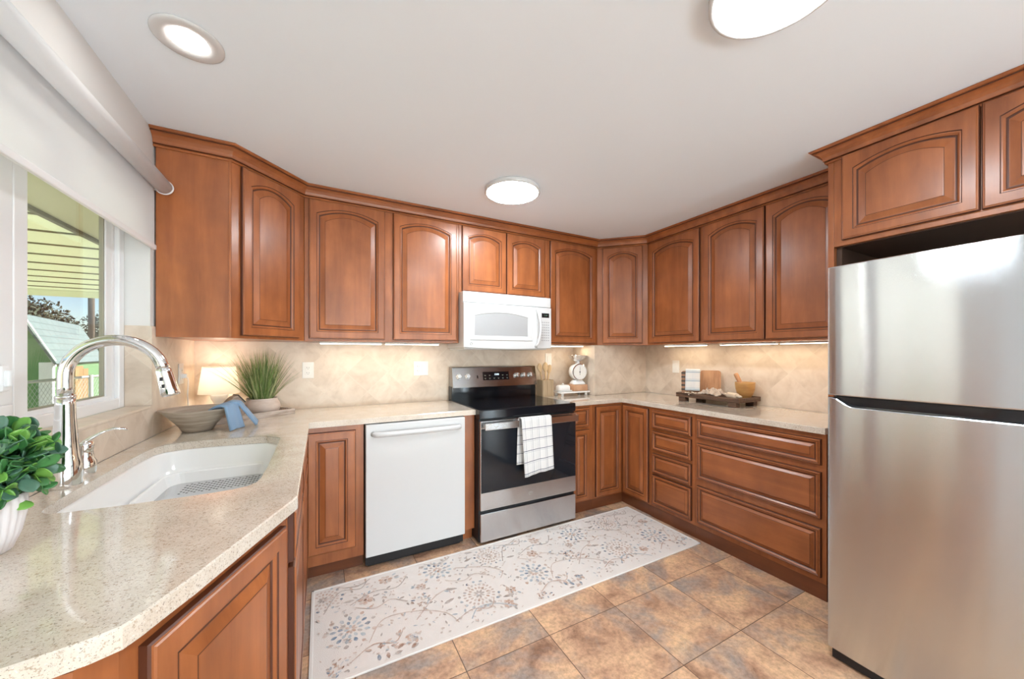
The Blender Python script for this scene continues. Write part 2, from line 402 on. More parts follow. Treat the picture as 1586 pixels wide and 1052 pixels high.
# tiled backsplash, chase in the corner, window reveal and sill
T = .008
b = B(); b.box((T, -T, CT), (2.965, 0, ZB-.001)); struct('trim_1', b, 'tile', 'diagonal beige tile backsplash behind the range')
b = B(); b.box((2.965, -.335, CT+.001), (WX, -T*.0, ZB-.002)); struct('wall_bump', b, 'tile', 'tiled corner chase beside the kitchen scale')
b = B(); b.box((WX-T, -2.05, CT+.001), (WX, -.336, ZB-.001)); struct('trim_2', b, 'tile', 'diagonal beige tile backsplash behind the dark wooden tray')
b = B(); b.box((0, WY1+.001, CT), (T, 0, 1.433)); b.box((0, -2.28, CT), (T, WY1+.0005, WZ0)); b.box((-.085, WY1-T, WZ0+.012), (T, WY1+.0005, 1.433)); struct('trim_3', b, 'tile', 'beige tile under and beside the kitchen window')
b = B(); b.box((-.085, WY0, WZ0), (.012, WY1-T, WZ0+.012), .003); struct('trim_4', b, 'tile', 'tiled sill of the kitchen window')
# kitchen window (white vinyl slider)
def frame_y(b, x0, x1, y0, y1, z0, z1, w, bev=.004):
    b.box((x0, y0, z0), (x1, y0+w, z1), bev); b.box((x0, y1-w, z0), (x1, y1, z1), bev)
    b.box((x0, y0+w, z0), (x1, y1-w, z0+w), bev); b.box((x0, y0+w, z1-w), (x1, y1-w, z1), bev)
win = bpy.data.objects.new('window_1', None); COL.objects.link(win); win['kind'] = 'structure'; win['label'] = 'white sliding kitchen window over the sink'
b = B(); frame_y(b, -.128, -.085, WY0, WY1-T, WZ0+.012, WZ1, .045); obj('window_frame', b, 'trimw', win)
b = B(); frame_y(b, -.122, -.1, -1.40, WY1-.0535, 1.095, WZ1-.05, .026); b.box((-.121, -.775, 1.10), (-.101, -.725, WZ1-.06), .002); b.box((-.121, -1.39, 1.10), (-.101, -1.28, WZ1-.06), .002); obj('sash', b, 'trimw', win)
b = B(); frame_y(b, -.119, -.106, -1.285, -.772, 1.115, WZ1-.07, .012, 0); obj('glazing_seal', b, 'seal', win)
b = B(); frame_y(b, -.0995, -.087, WY0+.05, -1.268, 1.095, WZ1-.05, .06); b.box((-.0995, -1.42, 1.155), (-.0885, -1.328, WZ1-.11), .002); obj('sash', b, 'trimw', win)
b = B(); b.box((-.114, -1.36, 1.11), (-.110, -.74, WZ1-.06)); obj('pane', b, 'glass', win)
b = B(); b.box((-.096, WY0+.1, 1.14), (-.092, -1.33, WZ1-.09)); obj('pane', b, 'glass', win)
b = B(); b.box((-.0885, -1.412, 1.195), (-.068, -1.377, 1.27), .006); b.box((-.074, -1.402, 1.21), (-.058, -1.387, 1.255), .004); obj('latch', b, 'trimw', win)
# patio door, and a rear window added to let in daylight, behind the camera
for nm, lab, horiz in (('door_1', 'white sliding patio door behind the camera', 0), ('window_2', 'wide rear window added behind the camera for daylight', 1)):
    d = bpy.data.objects.new(nm, None); COL.objects.link(d); d['kind'] = 'structure'; d['label'] = lab
    a0, a1 = (DY0, DY1) if not horiz else (SX0, SX1); mid = (a0+a1)/2
    for q0, q1 in ((a0, mid+.03), (mid-.03, a1)):
        off = 0 if q0 == a0 else .05
        b = B(); frame_y(b, -.12+off, -.07+off, q0, q1, .01, 2.08, .07)
        g = B(); g.box((-.1+off, q0+.07, .08), (-.095+off, q1-.07, 2.01))
        if horiz:
            mt = Matrix(((0, 1, 0, 0), (1, 0, 0, YS+.08), (0, 0, 1, 0), (0, 0, 0, 1))); b.xf(mt); g.xf(mt)
        obj('sash', b, 'trimw', d); obj('pane', g, 'glass', d)

# ------------------------------------------------------------------ raised-panel doors and drawers
def door_bm(w, h, stile=.058, rise=0., t=.02, na=18, fieldw=.034):
    b = B(); nt_ = na if rise else 1
    def ring(o, y, rect):
        x0, x1, z0, z1 = o, w-o, o, h-o
        pts = [(x0, y, z0), (x1, y, z0)]
        for i in range(nt_+1):
            f = i/nt_; x = x1+(x0-x1)*f
            z = z1
            if not rect and rise: z = z1-rise*((2*f-1)**2)
            pts.append((x, y, z))
        return pts
    k = fieldw; s = stile
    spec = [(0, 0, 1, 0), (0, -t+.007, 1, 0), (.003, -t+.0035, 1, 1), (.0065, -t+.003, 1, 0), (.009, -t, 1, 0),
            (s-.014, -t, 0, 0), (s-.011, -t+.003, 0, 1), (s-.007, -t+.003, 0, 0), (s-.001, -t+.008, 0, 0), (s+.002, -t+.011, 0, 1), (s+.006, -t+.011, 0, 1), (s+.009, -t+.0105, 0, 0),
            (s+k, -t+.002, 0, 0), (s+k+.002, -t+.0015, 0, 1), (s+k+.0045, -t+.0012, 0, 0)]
    b.loops([ring(o, y, r) for o, y, r, g in spec], mis=[1]+[q[3] for q in spec[2:]]+[0])  # outer side band painted dark as gap shade between doors; groove bands glazed
    return b
def drawer_bm(w, h, t=.02):
    return door_bm(w, h, .024, 0, t, 1, .022)
_dc = {}
def door(parent, x, z, w, h, rise=0, name='door', y=0, stile=.058):
    b = drawer_bm(w, h) if name == 'drawer' else door_bm(w, h, stile, rise, fieldw=.034 if w > .22 else .022)
    return obj(name, b, ['wood_h' if name == 'drawer' else 'wood', 'glaze_edge_shade'], parent, (x, y, z))
def cab(name, label, loc, rz, w, d, z0, h, doors=(), body=True, group=None):
    """cabinet: local x along the front, y into the cabinet, origin front-left at floor/underside"""
    t = thing(name, label, 'cabinet', loc, rz, group)
    if body:
        b = B(); b.box((.0005, 0, z0), (w-.0005, d, z0+h), .0015); obj('body', b, 'wood', t)
    for q in doors: door(t, *q)
    return t
UZ = ZB; UH = H-.002-ZB; RISE = .042
FU = -.30                                   # front of wall cabinet boxes on the back wall
# back wall, left two-door cabinet
DZ, DH = 1.400-UZ, .893
cab('wall_cabinet', 'two-door cherry wall cabinet left of the white microwave', (.6146+.001, FU, UZ), 0, 1.646-.6156, .299-T*0, 0, UH,
    [(.641-.6156, DZ, .462, DH, RISE), (1.159-.6156, DZ, .468, DH, RISE)])
cab('wall_cabinet', 'short two-door cherry cabinet directly above the microwave', (1.6465, FU, 1.775), 0, 2.46-1.6465, .299, 0, H-.002-1.775,
    [(1.671-1.6465, .013, .378, .503, RISE*.85), (2.056-1.6465, .013, .368, .503, RISE*.85)])
cab('wall_cabinet', 'narrow one-door cherry wall cabinet right of the microwave, above the kitchen scale', (2.4605, FU, UZ), 0, 3.0243-2.4605, .299, 0, UH,
    [(2.483-2.4605, DZ, .508, DH, RISE)])
# diagonal corner cabinets
def diag(name, label, poly, org, rz, dx, dw, rise=RISE):
    t = thing(name, label, 'cabinet', (org[0], org[1], UZ), rz)
    R = Matrix.Rotation(-rz, 4, 'Z') @ Matrix.Translation((-org[0], -org[1], 0))
    pts = [(R @ Vector((x, y, 0))).to_2d() for x, y in poly]
    b = B(); b.prism([tuple(q) for q in pts], 0, UH); obj('body', b, 'wood', t)
    door(t, dx, DZ, dw, DH, rise); return t
s2 = math.sqrt(2)
t = diag('corner_cabinet', 'diagonal cherry corner wall cabinet with tall end panel beside the window shade', [(T+.001, -.6146), (.30, -.6146), (.6146, -.30), (.6146, -T-.001), (T+.001, -T-.001)], (.30, -.6146), PI/4, .045, .355)
b = B(); b.box((-.2925, -.003, .0), (-.004, 0, UH-.072), .001); 
b2 = B(); b2.box((.2885, -.0065, 0), (.2990, -.001, UH-.07), .002)
obj('edge_strip', b2.xf(Matrix.Rotation(-PI/4, 4, 'Z') @ Matrix.Translation((-.0, 0, 0)) @ Matrix.Translation((-.30, 0, 0))), 'wood', t); b.bm.free()
dr_ = .6177
t = diag('corner_cabinet', 'diagonal cherry corner wall cabinet above the tiled corner chase', [(WX-dr_, -.30), (WX-.30, -dr_), (WX-T-.001, -dr_), (WX-T-.001, -.3), (WX-.2, -.2), (WX-dr_, -.2)], (WX-dr_, -.30), -PI/4, .05, .355)
# right wall
RX = WX-.30
cab('wall_cabinet', 'one-door cherry wall cabinet between the corner cabinet and the two-door cabinet on the right wall', (RX, -.6185, UZ), -PI/2, .522, .29, 0, UH, [(.024, DZ, .492, DH, RISE)])
cab('wall_cabinet', 'two-door cherry wall cabinet on the right wall next to the refrigerator panel', (RX, -1.1415, UZ), -PI/2, 2.05-1.1415, .29, 0, UH,
    [(.026, DZ, .437, DH, RISE), (.4695, DZ, .42, DH, RISE)])
# over the fridge
OX = 3.055
t = cab('fridge_cabinet', 'deep two-door cherry cabinet above the stainless refrigerator', (OX, -2.0765, 1.853), -PI/2, 1.02, .58, 0, H-.002-1.853,
    [(.035, .026, .435, .425, .035), (.475, .026, .435, .425, .035)])
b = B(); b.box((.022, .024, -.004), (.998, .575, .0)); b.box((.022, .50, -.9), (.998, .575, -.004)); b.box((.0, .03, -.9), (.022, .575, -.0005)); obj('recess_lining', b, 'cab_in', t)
b = B(); b.box((OX, -2.076, 0), (WX-.002, -2.0515, H-.002), .0015); tag(obj('fridge_side_panel', b, 'wood'), 'tall cherry side panel between the drawers and the refrigerator', 'panel')
# crown moulding swept along the cabinet tops
def crown(name, label, path, ends=()):
    prof = [(0.0005, -.076), (.008, -.076), (.012, -.070), (.008, -.064), (.015, -.061), (.015, -.056), (.018, -.044), (.026, -.030), (.038, -.021), (.047, -.018), (.047, -.012), (.054, -.011), (.061, -.0045), (.061, -.0015), (.0005, -.0015)]
    P = [Vector(q) for q in path]; ls = []
    for i, q in enumerate(P):
        ds = []
        if i > 0: ds.append((P[i]-P[i-1]).normalized())
        if i < len(P)-1: ds.append((P[i+1]-P[i]).normalized())
        ns = [Vector((d.y, -d.x)) for d in ds]
        m = ns[0] if len(ns) == 1 else (ns[0]+ns[1])/(1+ns[0].dot(ns[1]))
        ls.append([(q.x+m.x*o, q.y+m.y*o, H+z) for o, z in prof])
    b = B(); b.loops(ls); bm = b.bm; bm.faces.ensure_lookup_table()
    n = len(prof)
    for i, f in enumerate(bm.faces):
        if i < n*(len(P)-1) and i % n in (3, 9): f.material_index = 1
    return tag(obj(name, b, ['wood_h', 'glaze_edge_shade']), label, 'moulding')
crown('crown_molding', 'cherry crown moulding along the ceiling above the wall cabinets', [(.0015, -.6149), (.30, -.6149), (.6146, -.3005), (WX-dr_, -.3005), (WX-.3005, -dr_), (WX-.3005, -2.0505)])
crown('crown_molding', 'cherry crown moulding wrapped around the top of the refrigerator cabinet', [(OX+.22, -2.0505), (OX-.0005, -2.0505), (OX-.0005, -3.1)])

# ------------------------------------------------------------------ base cabinets
BY = -.60; CZ = CT-.0335
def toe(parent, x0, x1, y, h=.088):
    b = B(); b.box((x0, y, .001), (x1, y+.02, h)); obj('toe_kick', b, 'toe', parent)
t = cab('base_cabinet', 'narrow cherry base cabinet left of the white dishwasher', (.6265, BY, 0), 0, .312, .58, .088, CZ-.089, [(.012, .155, .254, .695)])
toe(t, .0, .312, .055)
b = B(); b.box((1.579, BY, .088), (1.655, -.02, CZ-.001), .0015); b.box((1.585, BY+.05, .001), (1.655, -.02, .087)); tag(obj('filler_panel', b, 'wood'), 'narrow cherry filler panel between dishwasher and range', 'panel')
t = cab('base_cabinet', 'slim cherry base cabinet with one drawer over one door right of the range', (2.4725, BY, 0), 0, 2.712-2.4725, .58, .09, CZ-.091,
    [(.022, .70, .172, .160, 0, 'drawer'), (.022, .105, .172, .575, 0, 'door', 0, .045)])
toe(t, 0, 2.712-2.4725, .012)
# L-shaped corner cabinet
t = thing('corner_base_cabinet', 'L-shaped cherry corner base cabinet with two doors meeting in the corner', 'cabinet', (2.7125, BY, 0))
cx_ = WX-.60-2.7125
b = B(); b.prism([(0, 0), (cx_, 0), (cx_, -.31), (cx_+.58, -.31), (cx_+.58, .58), (0, .58)], .09, CZ-.001); obj('body', b, 'wood', t)
door(t, .024, .105, cx_-.048, .755, 0, 'door', 0, .05)
d = door(t, 0, .105, .272, .755, 0, 'door', 0, .05); d.location = (cx_, -.026, .105); d.rotation_euler = (0, 0, -PI/2)
b = B(); b.prism([(0, .012), (cx_+.012, .012), (cx_+.012, -.31), (cx_+.03, -.31), (cx_+.03, .03), (0, .03)], .001, .089); obj('toe_kick', b, 'toe', t)
BX = WX-.60
t = cab('drawer_cabinet', 'cherry base cabinet with four stacked small drawers', (BX, -.9105, 0), -PI/2, 1.302-.9105, .58, .09, CZ-.091,
    [(.025, .714, .342, .14, 0, 'drawer'), (.025, .542, .342, .15, 0, 'drawer'), (.025, .361, .342, .155, 0, 'drawer'), (.025, .115, .342, .231, 0, 'drawer')])
toe(t, 0, 1.302-.9105, .006)
t = cab('drawer_cabinet', 'cherry base cabinet with three wide drawers beside the refrigerator', (BX, -1.3025, 0), -PI/2, 2.05-1.3025, .58, .09, CZ-.091,
    [(.019, .714, .709, .138, 0, 'drawer'), (.019, .43, .709, .248, 0, 'drawer'), (.019, .122, .709, .26, 0, 'drawer')])
toe(t, 0, 2.05-1.3025, .006)
# left run: sink base (front faces +x) and angled end
LX = .6255
t = thing('sink_cabinet', 'cherry sink base cabinet under the farmhouse window with chipped door edges', 'cabinet', (LX, -1.775, 0), PI/2)
L_ = 1.775-.625
b = B(); b.box((0, 0, .088), (L_, .02, CZ-.001)); b.box((0, .02, .088), (L_, .6, .63)); obj('body', b, 'wood', t)
for k in range(2):
    x = .02+k*(L_/2-.005)
    door(t, x, .715, L_/2-.035, .142, 0, 'drawer'); door(t, x, .105, L_/2-.035, .595, 0, 'door')
toe(t, 0, L_, .06)
t['label'] = 'long cherry sink base cabinet with false drawer fronts below the white sink'
e0, e1 = Vector((.652, -1.805)), Vector((.472, -2.222)); dv = (e1-e0).normalized(); nv = Vector((-dv.y, dv.x))
nv = Vector((-dv.y, dv.x)) if (-dv.y) > 0 else Vector((dv.y, -dv.x))
p0 = e0-nv*.028+dv*.006; p1 = e1-nv*.028-dv*.0
ang = math.atan2(-dv.y, -dv.x)              # local x runs from the near end to the far end
t = thing('angled_end_cabinet', 'angled cherry end cabinet in the left foreground with one door', 'cabinet', (p1.x, p1.y, 0), ang)
wl = (p0-p1).length
R = Matrix.Rotation(-ang, 4, 'Z') @ Matrix.Translation((-p1.x, -p1.y, 0))
poly = [p1, p0, (p0.x-.02, -1.7765), (.02, -1.7765), (.02, -2.25), (p1.x-.03, -2.25)]
b = B(); b.prism([tuple((R @ Vector((q[0], q[1], 0))).to_2d()) for q in poly], .088, CZ-.001); obj('body', b, 'wood', t)
door(t, .03, .105, wl-.055, .745, 0, 'door')
poly = [p1-nv*.06, p0-nv*.06, (.56, -1.78), (.03, -1.78), (.03, -2.2), (.37, -2.2)]
b = B(); b.prism([tuple((R @ Vector((q[0], q[1], 0))).to_2d()) for q in poly], .001, .087); obj('toe_kick', b, 'toe', t)

# ------------------------------------------------------------------ worktops
def slab(pts, hole, z0, z1, bev=.003):
    """worktop slab from an outline and optional cut-out, with an eased top edge"""
    b = B(); bm = b.bm
    def ins(P, o):
        n = len(P); out = []
        for i in range(n):
            p, q, r = Vector(P[i-1]), Vector(P[i]), Vector(P[(i+1) % n]); d1 = (q-p).normalized(); d2 = (r-q).normalized()
            n1 = Vector((-d1.y, d1.x)); n2 = Vector((-d2.y, d2.x)); out.append(q+(n1+n2)/(1+n1.dot(n2)+1e-6)*o)
        return out
    tops = []; bots = []
    for P in ([pts] + ([hole] if hole else [])):
        V = [[bm.verts.new((q[0], q[1], z0)) for q in P], [bm.verts.new((q[0], q[1], z1-bev)) for q in P], [bm.verts.new((q[0], q[1], z1)) for q in ins(P, bev)]]
        n = len(P)
        for i in range(2):
            for j in range(n): b._f([V[i][j], V[i][(j+1) % n], V[i+1][(j+1) % n], V[i+1][j]], 0, False)
        tops += [bm.edges.get((V[2][j], V[2][(j+1) % n])) for j in range(n)]; bots += [bm.edges.get((V[0][j], V[0][(j+1) % n])) for j in range(n)]
    bmesh.ops.triangle_fill(bm, use_beauty=True, edges=tops); bmesh.ops.triangle_fill(bm, use_beauty=True, edges=bots)
    return b
def smooth_poly(P, it=2):
    for _ in range(it):
        Q = []
        for i in range(len(P)):
            a, c = Vector(P[i]), Vector(P[(i+1) % len(P)]); Q += [tuple(a*.75+c*.25), tuple(a*.25+c*.75)]
        P = Q
    return P
HOLE_raw = [(.088, -1.57), (.088, -1.30), (.088, -1.02), (.10, -.905), (.165, -.862), (.30, -.862), (.545, -.90), (.549, -1.2), (.549, -1.56), (.535, -1.645), (.47, -1.668), (.33, -1.668), (.19, -1.662), (.105, -1.65)]
HOLE = smooth_poly(HOLE_raw, 1)
HOLE_in = HOLE[::-1]
OUT = [(T+.001, -2.285), (.30, -2.272), (.39, -2.255), (.43, -2.245), (.458, -2.232), (.472, -2.21), (.485, -2.182), (.513, -2.127), (.648, -1.815), (.652, -1.80), (.652, -.618), (1.6565, -.618), (1.6565, -T-.001), (T+.001, -T-.001)]
tag(obj('countertop', slab(OUT, HOLE_in, CZ, CT), 'quartz'), 'beige speckled quartz worktop around the sink, with rounded near corner', 'worktop')
OUT2 = [(2.4715, -.618), (3.026, -.618), (3.026, -2.05), (WX-T-.001, -2.05), (WX-T-.001, -.337), (2.963, -.337), (2.963, -T-.001), (2.4715, -T-.001)]
tag(obj('countertop', slab(OUT2, None, CZ, CT), 'quartz'), 'beige speckled quartz worktop from the range to the refrigerator', 'worktop')

# ------------------------------------------------------------------ sink
def scaled(P, sx, sy=None, c=(.32, -1.27), dx=0, dy=0):
    sy = sx if sy is None else sy
    return [(c[0]+dx+(x-c[0])*sx, c[1]+dy+(y-c[1])*sy) for x, y in P]
t = thing('sink', 'white enamel undermount sink set in the left worktop', 'sink', (0, 0, CZ-.2))
z_ = .2
rim = scaled(HOLE, 1.05, 1.03)
L = [([(x, y, z_-.001) for x, y in scaled(HOLE, 1.08, 1.045)]), [(x, y, z_-.001) for x, y in scaled(HOLE, .985, .99)], [(x, y, z_-.006) for x, y in scaled(HOLE, .965, .98)],
     [(x, y, z_-.075) for x, y in scaled(HOLE, .95, .965)], [(x, y, z_-.085) for x, y in scaled(HOLE, .915, .945)], [(x, y, z_-.10) for x, y in scaled(HOLE, .895, .93)], [(x, y, .03) for x, y in scaled(HOLE, .86, .9)], [(x, y, .012) for x, y in scaled(HOLE, .80, .86)], [(x, y, .006) for x, y in scaled(HOLE, .3, .3)]]
L += [[(x, y, 0) for x, y in scaled(HOLE, .3, .3)], [(x, y, .0) for x, y in scaled(HOLE, .88, .92)], [(x, y, z_-.02) for x, y in scaled(HOLE, 1.0, 1.0)]]
b = B(); b.sm = True; b.loops(L + [L[0]], cap0=False, cap1=False); bmesh.ops.remove_doubles(b.bm, verts=b.bm.verts[:], dist=1e-5); 
b.loops([[(x, y, .0061) for x, y in scaled(HOLE, .3, .3)], [(x, y, .006) for x, y in scaled(HOLE, .12, .12)]], cap0=False, cap1=True, sm=False)
obj('basin', b, 'ceramic', t)
b = B(); b.lathe([(.001, .0065), (.035, .0065), (.042, .009), (.045, .0075)], 24, (.32, -1.27, 0), cap1=False); obj('drain', b, 'chrome', t)
# perforated insert on the sink ledge
t = thing('sink_insert', 'white tray with grey perforated base resting on the sink ledge', 'sink tray', (0, 0, CZ-.0995))
def rrect(x0, x1, y0, y1, r, n=5):
    P = []
    for cx, cy, a0 in ((x1-r, y0+r, -PI/2), (x1-r, y1-r, 0), (x0+r, y1-r, PI/2), (x0+r, y0+r, PI)):
        for i in range(n+1):
            a = a0+PI/2*i/n; P.append((cx+r*math.cos(a), cy+r*math.sin(a)))
    return P
o_ = dict(x0=.128, x1=.512, y0=-1.30, y1=-.905)
def rr(d, r, z): return [(x, y, z) for x, y in rrect(o_['x0']+d, o_['x1']-d, o_['y0']+d, o_['y1']-d, r)]
b = B(); b.sm = False
b.loops([rr(0, .06, 0), rr(0, .06, .010), rr(.003, .057, .013), rr(.008, .052, .013), rr(.012, .05, .009), rr(.026, .045, -.034), rr(.022, .05, -.038), rr(.010, .055, -.002)], cap0=False, cap1=False)
obj('rim', b, 'ceramic', t)
b = B(); b.loops([rr(.027, .045, -.034), rr(.027, .045, -.030)]); obj('drain_plate', b, 'steel', t)
b = B()
for i in range(5):
    for j in range(22): b.cyl((.215+j*.0118, -1.08+i*.026+(j % 2)*.013, -.0302), .0040, .0006, n=8)
o = obj('hole', b, 'slot', t); o['kind'] = 'stuff'; o.name = 'perforations'

# ------------------------------------------------------------------ faucet
def arc_pts(c, r, a0, a1, n, ax=(1, 0)):
    return [(c[0]+ax[0]*r*math.cos(a0+(a1-a0)*i/n), c[1]+ax[1]*r*math.cos(a0+(a1-a0)*i/n), c[2]+r*math.sin(a0+(a1-a0)*i/n)) for i in range(n+1)]
t = thing('faucet', 'tall chrome gooseneck pull-down faucet behind the sink', 'faucet', (.047, -1.40, CT))
b = B(); b.lathe([(.0345, 0), (.036, .004), (.0355, .012), (.034, .07), (.030, .085), (.026, .13), (.0215, .2), (.0205, .24), (.0205, .262)], 32); obj('base', b, 'chrome', t)
R_ = .108
pts = [(0, 0, .262), (0, 0, .29), (0, 0, .31)] + arc_pts((R_, 0, .322), R_, PI, .16, 26)
b = B(); b.tube(pts, .0165, 18); b.lathe([(.0215, .258), (.0215, .266)], 24); obj('spout', b, 'chrome', t)
e = Vector(pts[-1]); d_ = (Vector(pts[-1])-Vector(pts[-2])).normalized()
hp = [e+d_*q for q in (0, .004, .012, .03, .06, .082, .088)]
b = B(); b.tube(hp, [.0172, .0195, .0195, .0205, .0225, .0245, .022], 20); hd = obj('spray_head', b, 'chrome', t)
b = B()
for q in (.032, .055):
    c = e+d_*q+Vector((-.006, -.0205, 0)); b.box(c-Vector((.004, .0025, .006)), c+Vector((.004, .0025, .006)), .0015)
obj('button', b, 'blackm', hd)
t = thing('faucet_lever', 'chrome single lever valve to the right of the gooseneck', 'faucet handle', (.045, -1.298, CT))
b = B(); b.lathe([(.026, 0), (.0275, .004), (.027, .045), (.021, .058), (.019, .08), (.0215, .095), (.019, .106), (.008, .112)], 28); obj('valve_body', b, 'chrome', t)
b = B(); b.tube([(-.018, -.006, .098), (0, 0, .108), (.02, .006, .123), (.04, .012, .136), (.06, .017, .142), (.082, .022, .139), (.092, .024, .135)], [.012, .014, .010, .0075, .0075, .008, .004], 12, flat=.55); obj('lever', b, 'chrome', t)

# ------------------------------------------------------------------ dishwasher
t = thing('dishwasher', 'white dishwasher with a bar handle between cherry base cabinets', 'dishwasher', (.9415, -.60, 0))
w = 1.5755-.9415
b = B(); b.box((.003, .0, .1), (w-.003, .58, CZ-.002)); obj('tub', b, 'blackm', t)
b = B(); b.box((.004, -.038, .082), (w-.004, -.001, .874), .004); obj('door', b, 'appl', t)
b = B(); b.box((.006, -.003, .02), (w-.006, .02, .08)); b.box((.02, .02, .001), (w-.02, .5, .1)); obj('kick_plate', b, 'blackm', t)
b = B()
hp = [(.045, -.040, .818), (.052, -.062, .818), (.07, -.074, .818)] + [(.07+(w-.14)*i/8, -.078-.004*math.sin(PI*i/8), .818) for i in range(1, 8)] + [(w-.07, -.074, .818), (w-.052, -.062, .818), (w-.045, -.040, .818)]
b.tube(hp, .0155, 14); obj('handle', b, 'appl', t)

# ------------------------------------------------------------------ range
t = thing('range', 'freestanding stainless and black electric range with glass cooktop', 'stove', (1.659, -.665, 0))
w = .81
b = B(); b.box((0, 0, .012), (w, .655, .885), .003); b.box((.03, .03, .0), (.07, .07, .012)); b.box((w-.07, .03, .0), (w-.03, .07, .012)); b.box((.03, .58, .0), (.07, .62, .012)); b.box((w-.07, .58, .0), (w-.03, .62, .012)); obj('body', b, 'blackm', t)
b = B(); b.box((-.0015, -.022, .852), (w+.0015, .60, .919), .007); ct_ = obj('cooktop', b, 'black', t)
M['burner'] = mat('burner_ring', (.03, .03, .033, 1), .25)
for x, y, r in ((.2, .14, .1), (.6, .14, .08), (.2, .42, .075), (.6, .42, .1)):
    b = B(); b.loops([[(x+q*math.cos(2*PI*j/40), y+q*math.sin(2*PI*j/40), .9193) for j in range(40)] for q in (r, r-.003)], cap0=False, cap1=False); obj('burner', b, 'burner', ct_)
b = B(); b.box((.0, .575, .88), (w, .655, 1.03), .004); obj('backsplash_lower', b, 'black', t)
# sloping control panel
b = B(); pr = [(.545, 1.022), (.655, 1.012), (.655, 1.19), (.585, 1.19), (.578, 1.184)]
b.loops([[(x, y, z) for y, z in pr] for x in (.004, .012, w-.012, w-.004)]); cp_ = obj('control_panel', b, 'steel_d', t)
sl = math.atan2(.578-.545, 1.184-1.022)                    # lean of the panel
def on_panel(x, f, out=0):                                  # f: 0 bottom..1 top
    y = .545+(.578-.545)*f; z = 1.022+(1.184-1.022)*f
    return Vector((x, y-out*math.cos(sl), z+out*math.sin(sl)))
PR = Matrix.Rotation(-sl, 4, 'X')
for x in (.058, .135, .602, .672, .742):
    b = B(); b.cyl((0, -.008, 0), .024, .008, 'y', 24, .002); b.cyl((0, -.028, 0), .019, .02, 'y', 24, .004); b.box((-.005, -.036, -.018), (.005, -.026, .018), .002)
    k = obj('knob', b, 'chrome', t, on_panel(x, .55)); k.rotation_euler = (-sl, 0, 0)
b = B(); b.box((-.125, -.003, -.036), (.125, .003, .036), .001); dp = obj('display', b, 'black', t, on_panel(.4, .55)); dp.rotation_euler = (-sl, 0, 0)
text('clock_digits', '12:00', .02, 'led', dp, (.005, -.0036, .012), (PI/2, 0, 0))
for i in range(6):
    for j in range(2):
        if j == 1 and 1 < i < 4: continue
        x = -.105+i*.042; z = -.02+j*.026; b = B(); b.box((x-.007, -.0034, z-.0012), (x+.007, -.003, z+.0012)); b.box((x-.004, -.0034, z-.006), (x+.004, -.003, z-.0045)); obj('key_mark', b, 'seal', dp)
b = B(); b.box((-.004, -.004, -.012), (.004, .0, .012)); k = obj('indicator', b, 'black', t, on_panel(.225, .52)); k.rotation_euler = (-sl, 0, 0)
b = B(); b.box((.004, -.028, .235), (w-.004, -.001, .843), .003); dr = obj('oven_door', b, 'steel', t)
b = B(); b.box((.008, -.0305, .355), (w-.008, -.028, .79), .001); obj('oven_window', b, 'blkglass', dr)
b = B(); b.loops([[(.395+q*math.cos(2*PI*j/32), -.0292, .297+q*math.sin(2*PI*j/32)) for j in range(32)] for q in (.0175, .0155)], cap0=False, cap1=False); lg = obj('badge', b, 'chrome', dr); 
text('badge_letters', 'GE', .017, 'chrome', lg, (.395, -.0286, .297), (PI/2, 0, 0), shear=.2)
b = B(); b.box((.02, -.074, .787), (w-.01, -.060, .835), .004); b.box((.03, -.062, .80), (.06, -.027, .822), .003); b.box((w-.06, -.062, .80), (w-.03, -.027, .822), .003); obj('handle', b, 'steel', dr)
b = B(); b.box((.006, -.027, .02), (w-.006, -.001, .212), .003); obj('storage_drawer', b, 'steel', t)
# checked towel over the oven handle
hx0, hx1, hy, hz = 1.945, 2.195, -.665-.067, .842
def towel_pt(u, v):
    # u across, v along the cloth: 0 back hem, .47 over the bar, 1 front hem
    wav = .006*math.sin(u*9+.6)+.003*math.sin(u*21)
    Lb, Lf = .33, .40
    if v < .45:
        f = v/.45; z = hz+.006-Lb*(1-f); y = hy+.022-.004*(1-f)
        x = hx0-.004+(hx1-hx0)*(u*.93)+.0*f
        return (x-.012*(1-f), y+wav*.3*(1-f), z)
    if v < .55:
        f = (v-.45)/.1; a = PI*f; return (hx0+(hx1-hx0)*u, hy+.022*math.cos(a), hz+.004+.006*math.sin(a))
    f = (v-.55)/.45; z = hz+.004-(Lf+.02*u*0-.028*(1-u)*-1-.02)*f
    x = hx0+(hx1-hx0)*u+(.022*(1-u)+.03*u*.55)*f
    return (x, hy-.022-wav*f-.006*f, z)
b = B(); b.grid(towel_pt, 24, 44, lambda u, v: (u*.25, v*.78))
tag(obj('dish_towel', b, 'check', norm=False, solid=.004), 'white checked dish towel hanging from the oven handle', 'towel')

# ------------------------------------------------------------------ microwave
t = thing('microwave', 'white over-the-range microwave under the short cabinet', 'microwave', (1.6485, -.388, 1.35))
w, h = .787, .424
b = B(); b.box((0, .02, .0), (w, .376, h), .004); obj('body', b, 'appl', t)
b = B(); b.box((-.0, -.004, h-.082), (w, .02, h), .006); obj('vent_grille', b, 'appl', t)
b = B()                                                   # door with bowed lower edge
n_ = 16; X1 = .645
def dl(y, i0, ins): return [(ins+(X1-2*ins)*i/n_, y, -.012*math.sin(PI*(ins+(X1-2*ins)*i/n_)/w)+ins) for i in range(n_+1)]+[(X1-ins, y, h-.086-ins), (ins, y, h-.086-ins)]
b.loops([dl(.02, 0, 0), dl(-.012, 0, 0), dl(-.016, 0, .004)]); dr = obj('door', b, 'appl', t)
def win_l(y, x0, x1, z0, z1, r, n=14): return [(x0, y, z0), (x1, y, z0)]+[(x1+(x0-x1)*i/n, y, z1-r*((2*i/n-1)**2)) for i in range(n+1)]
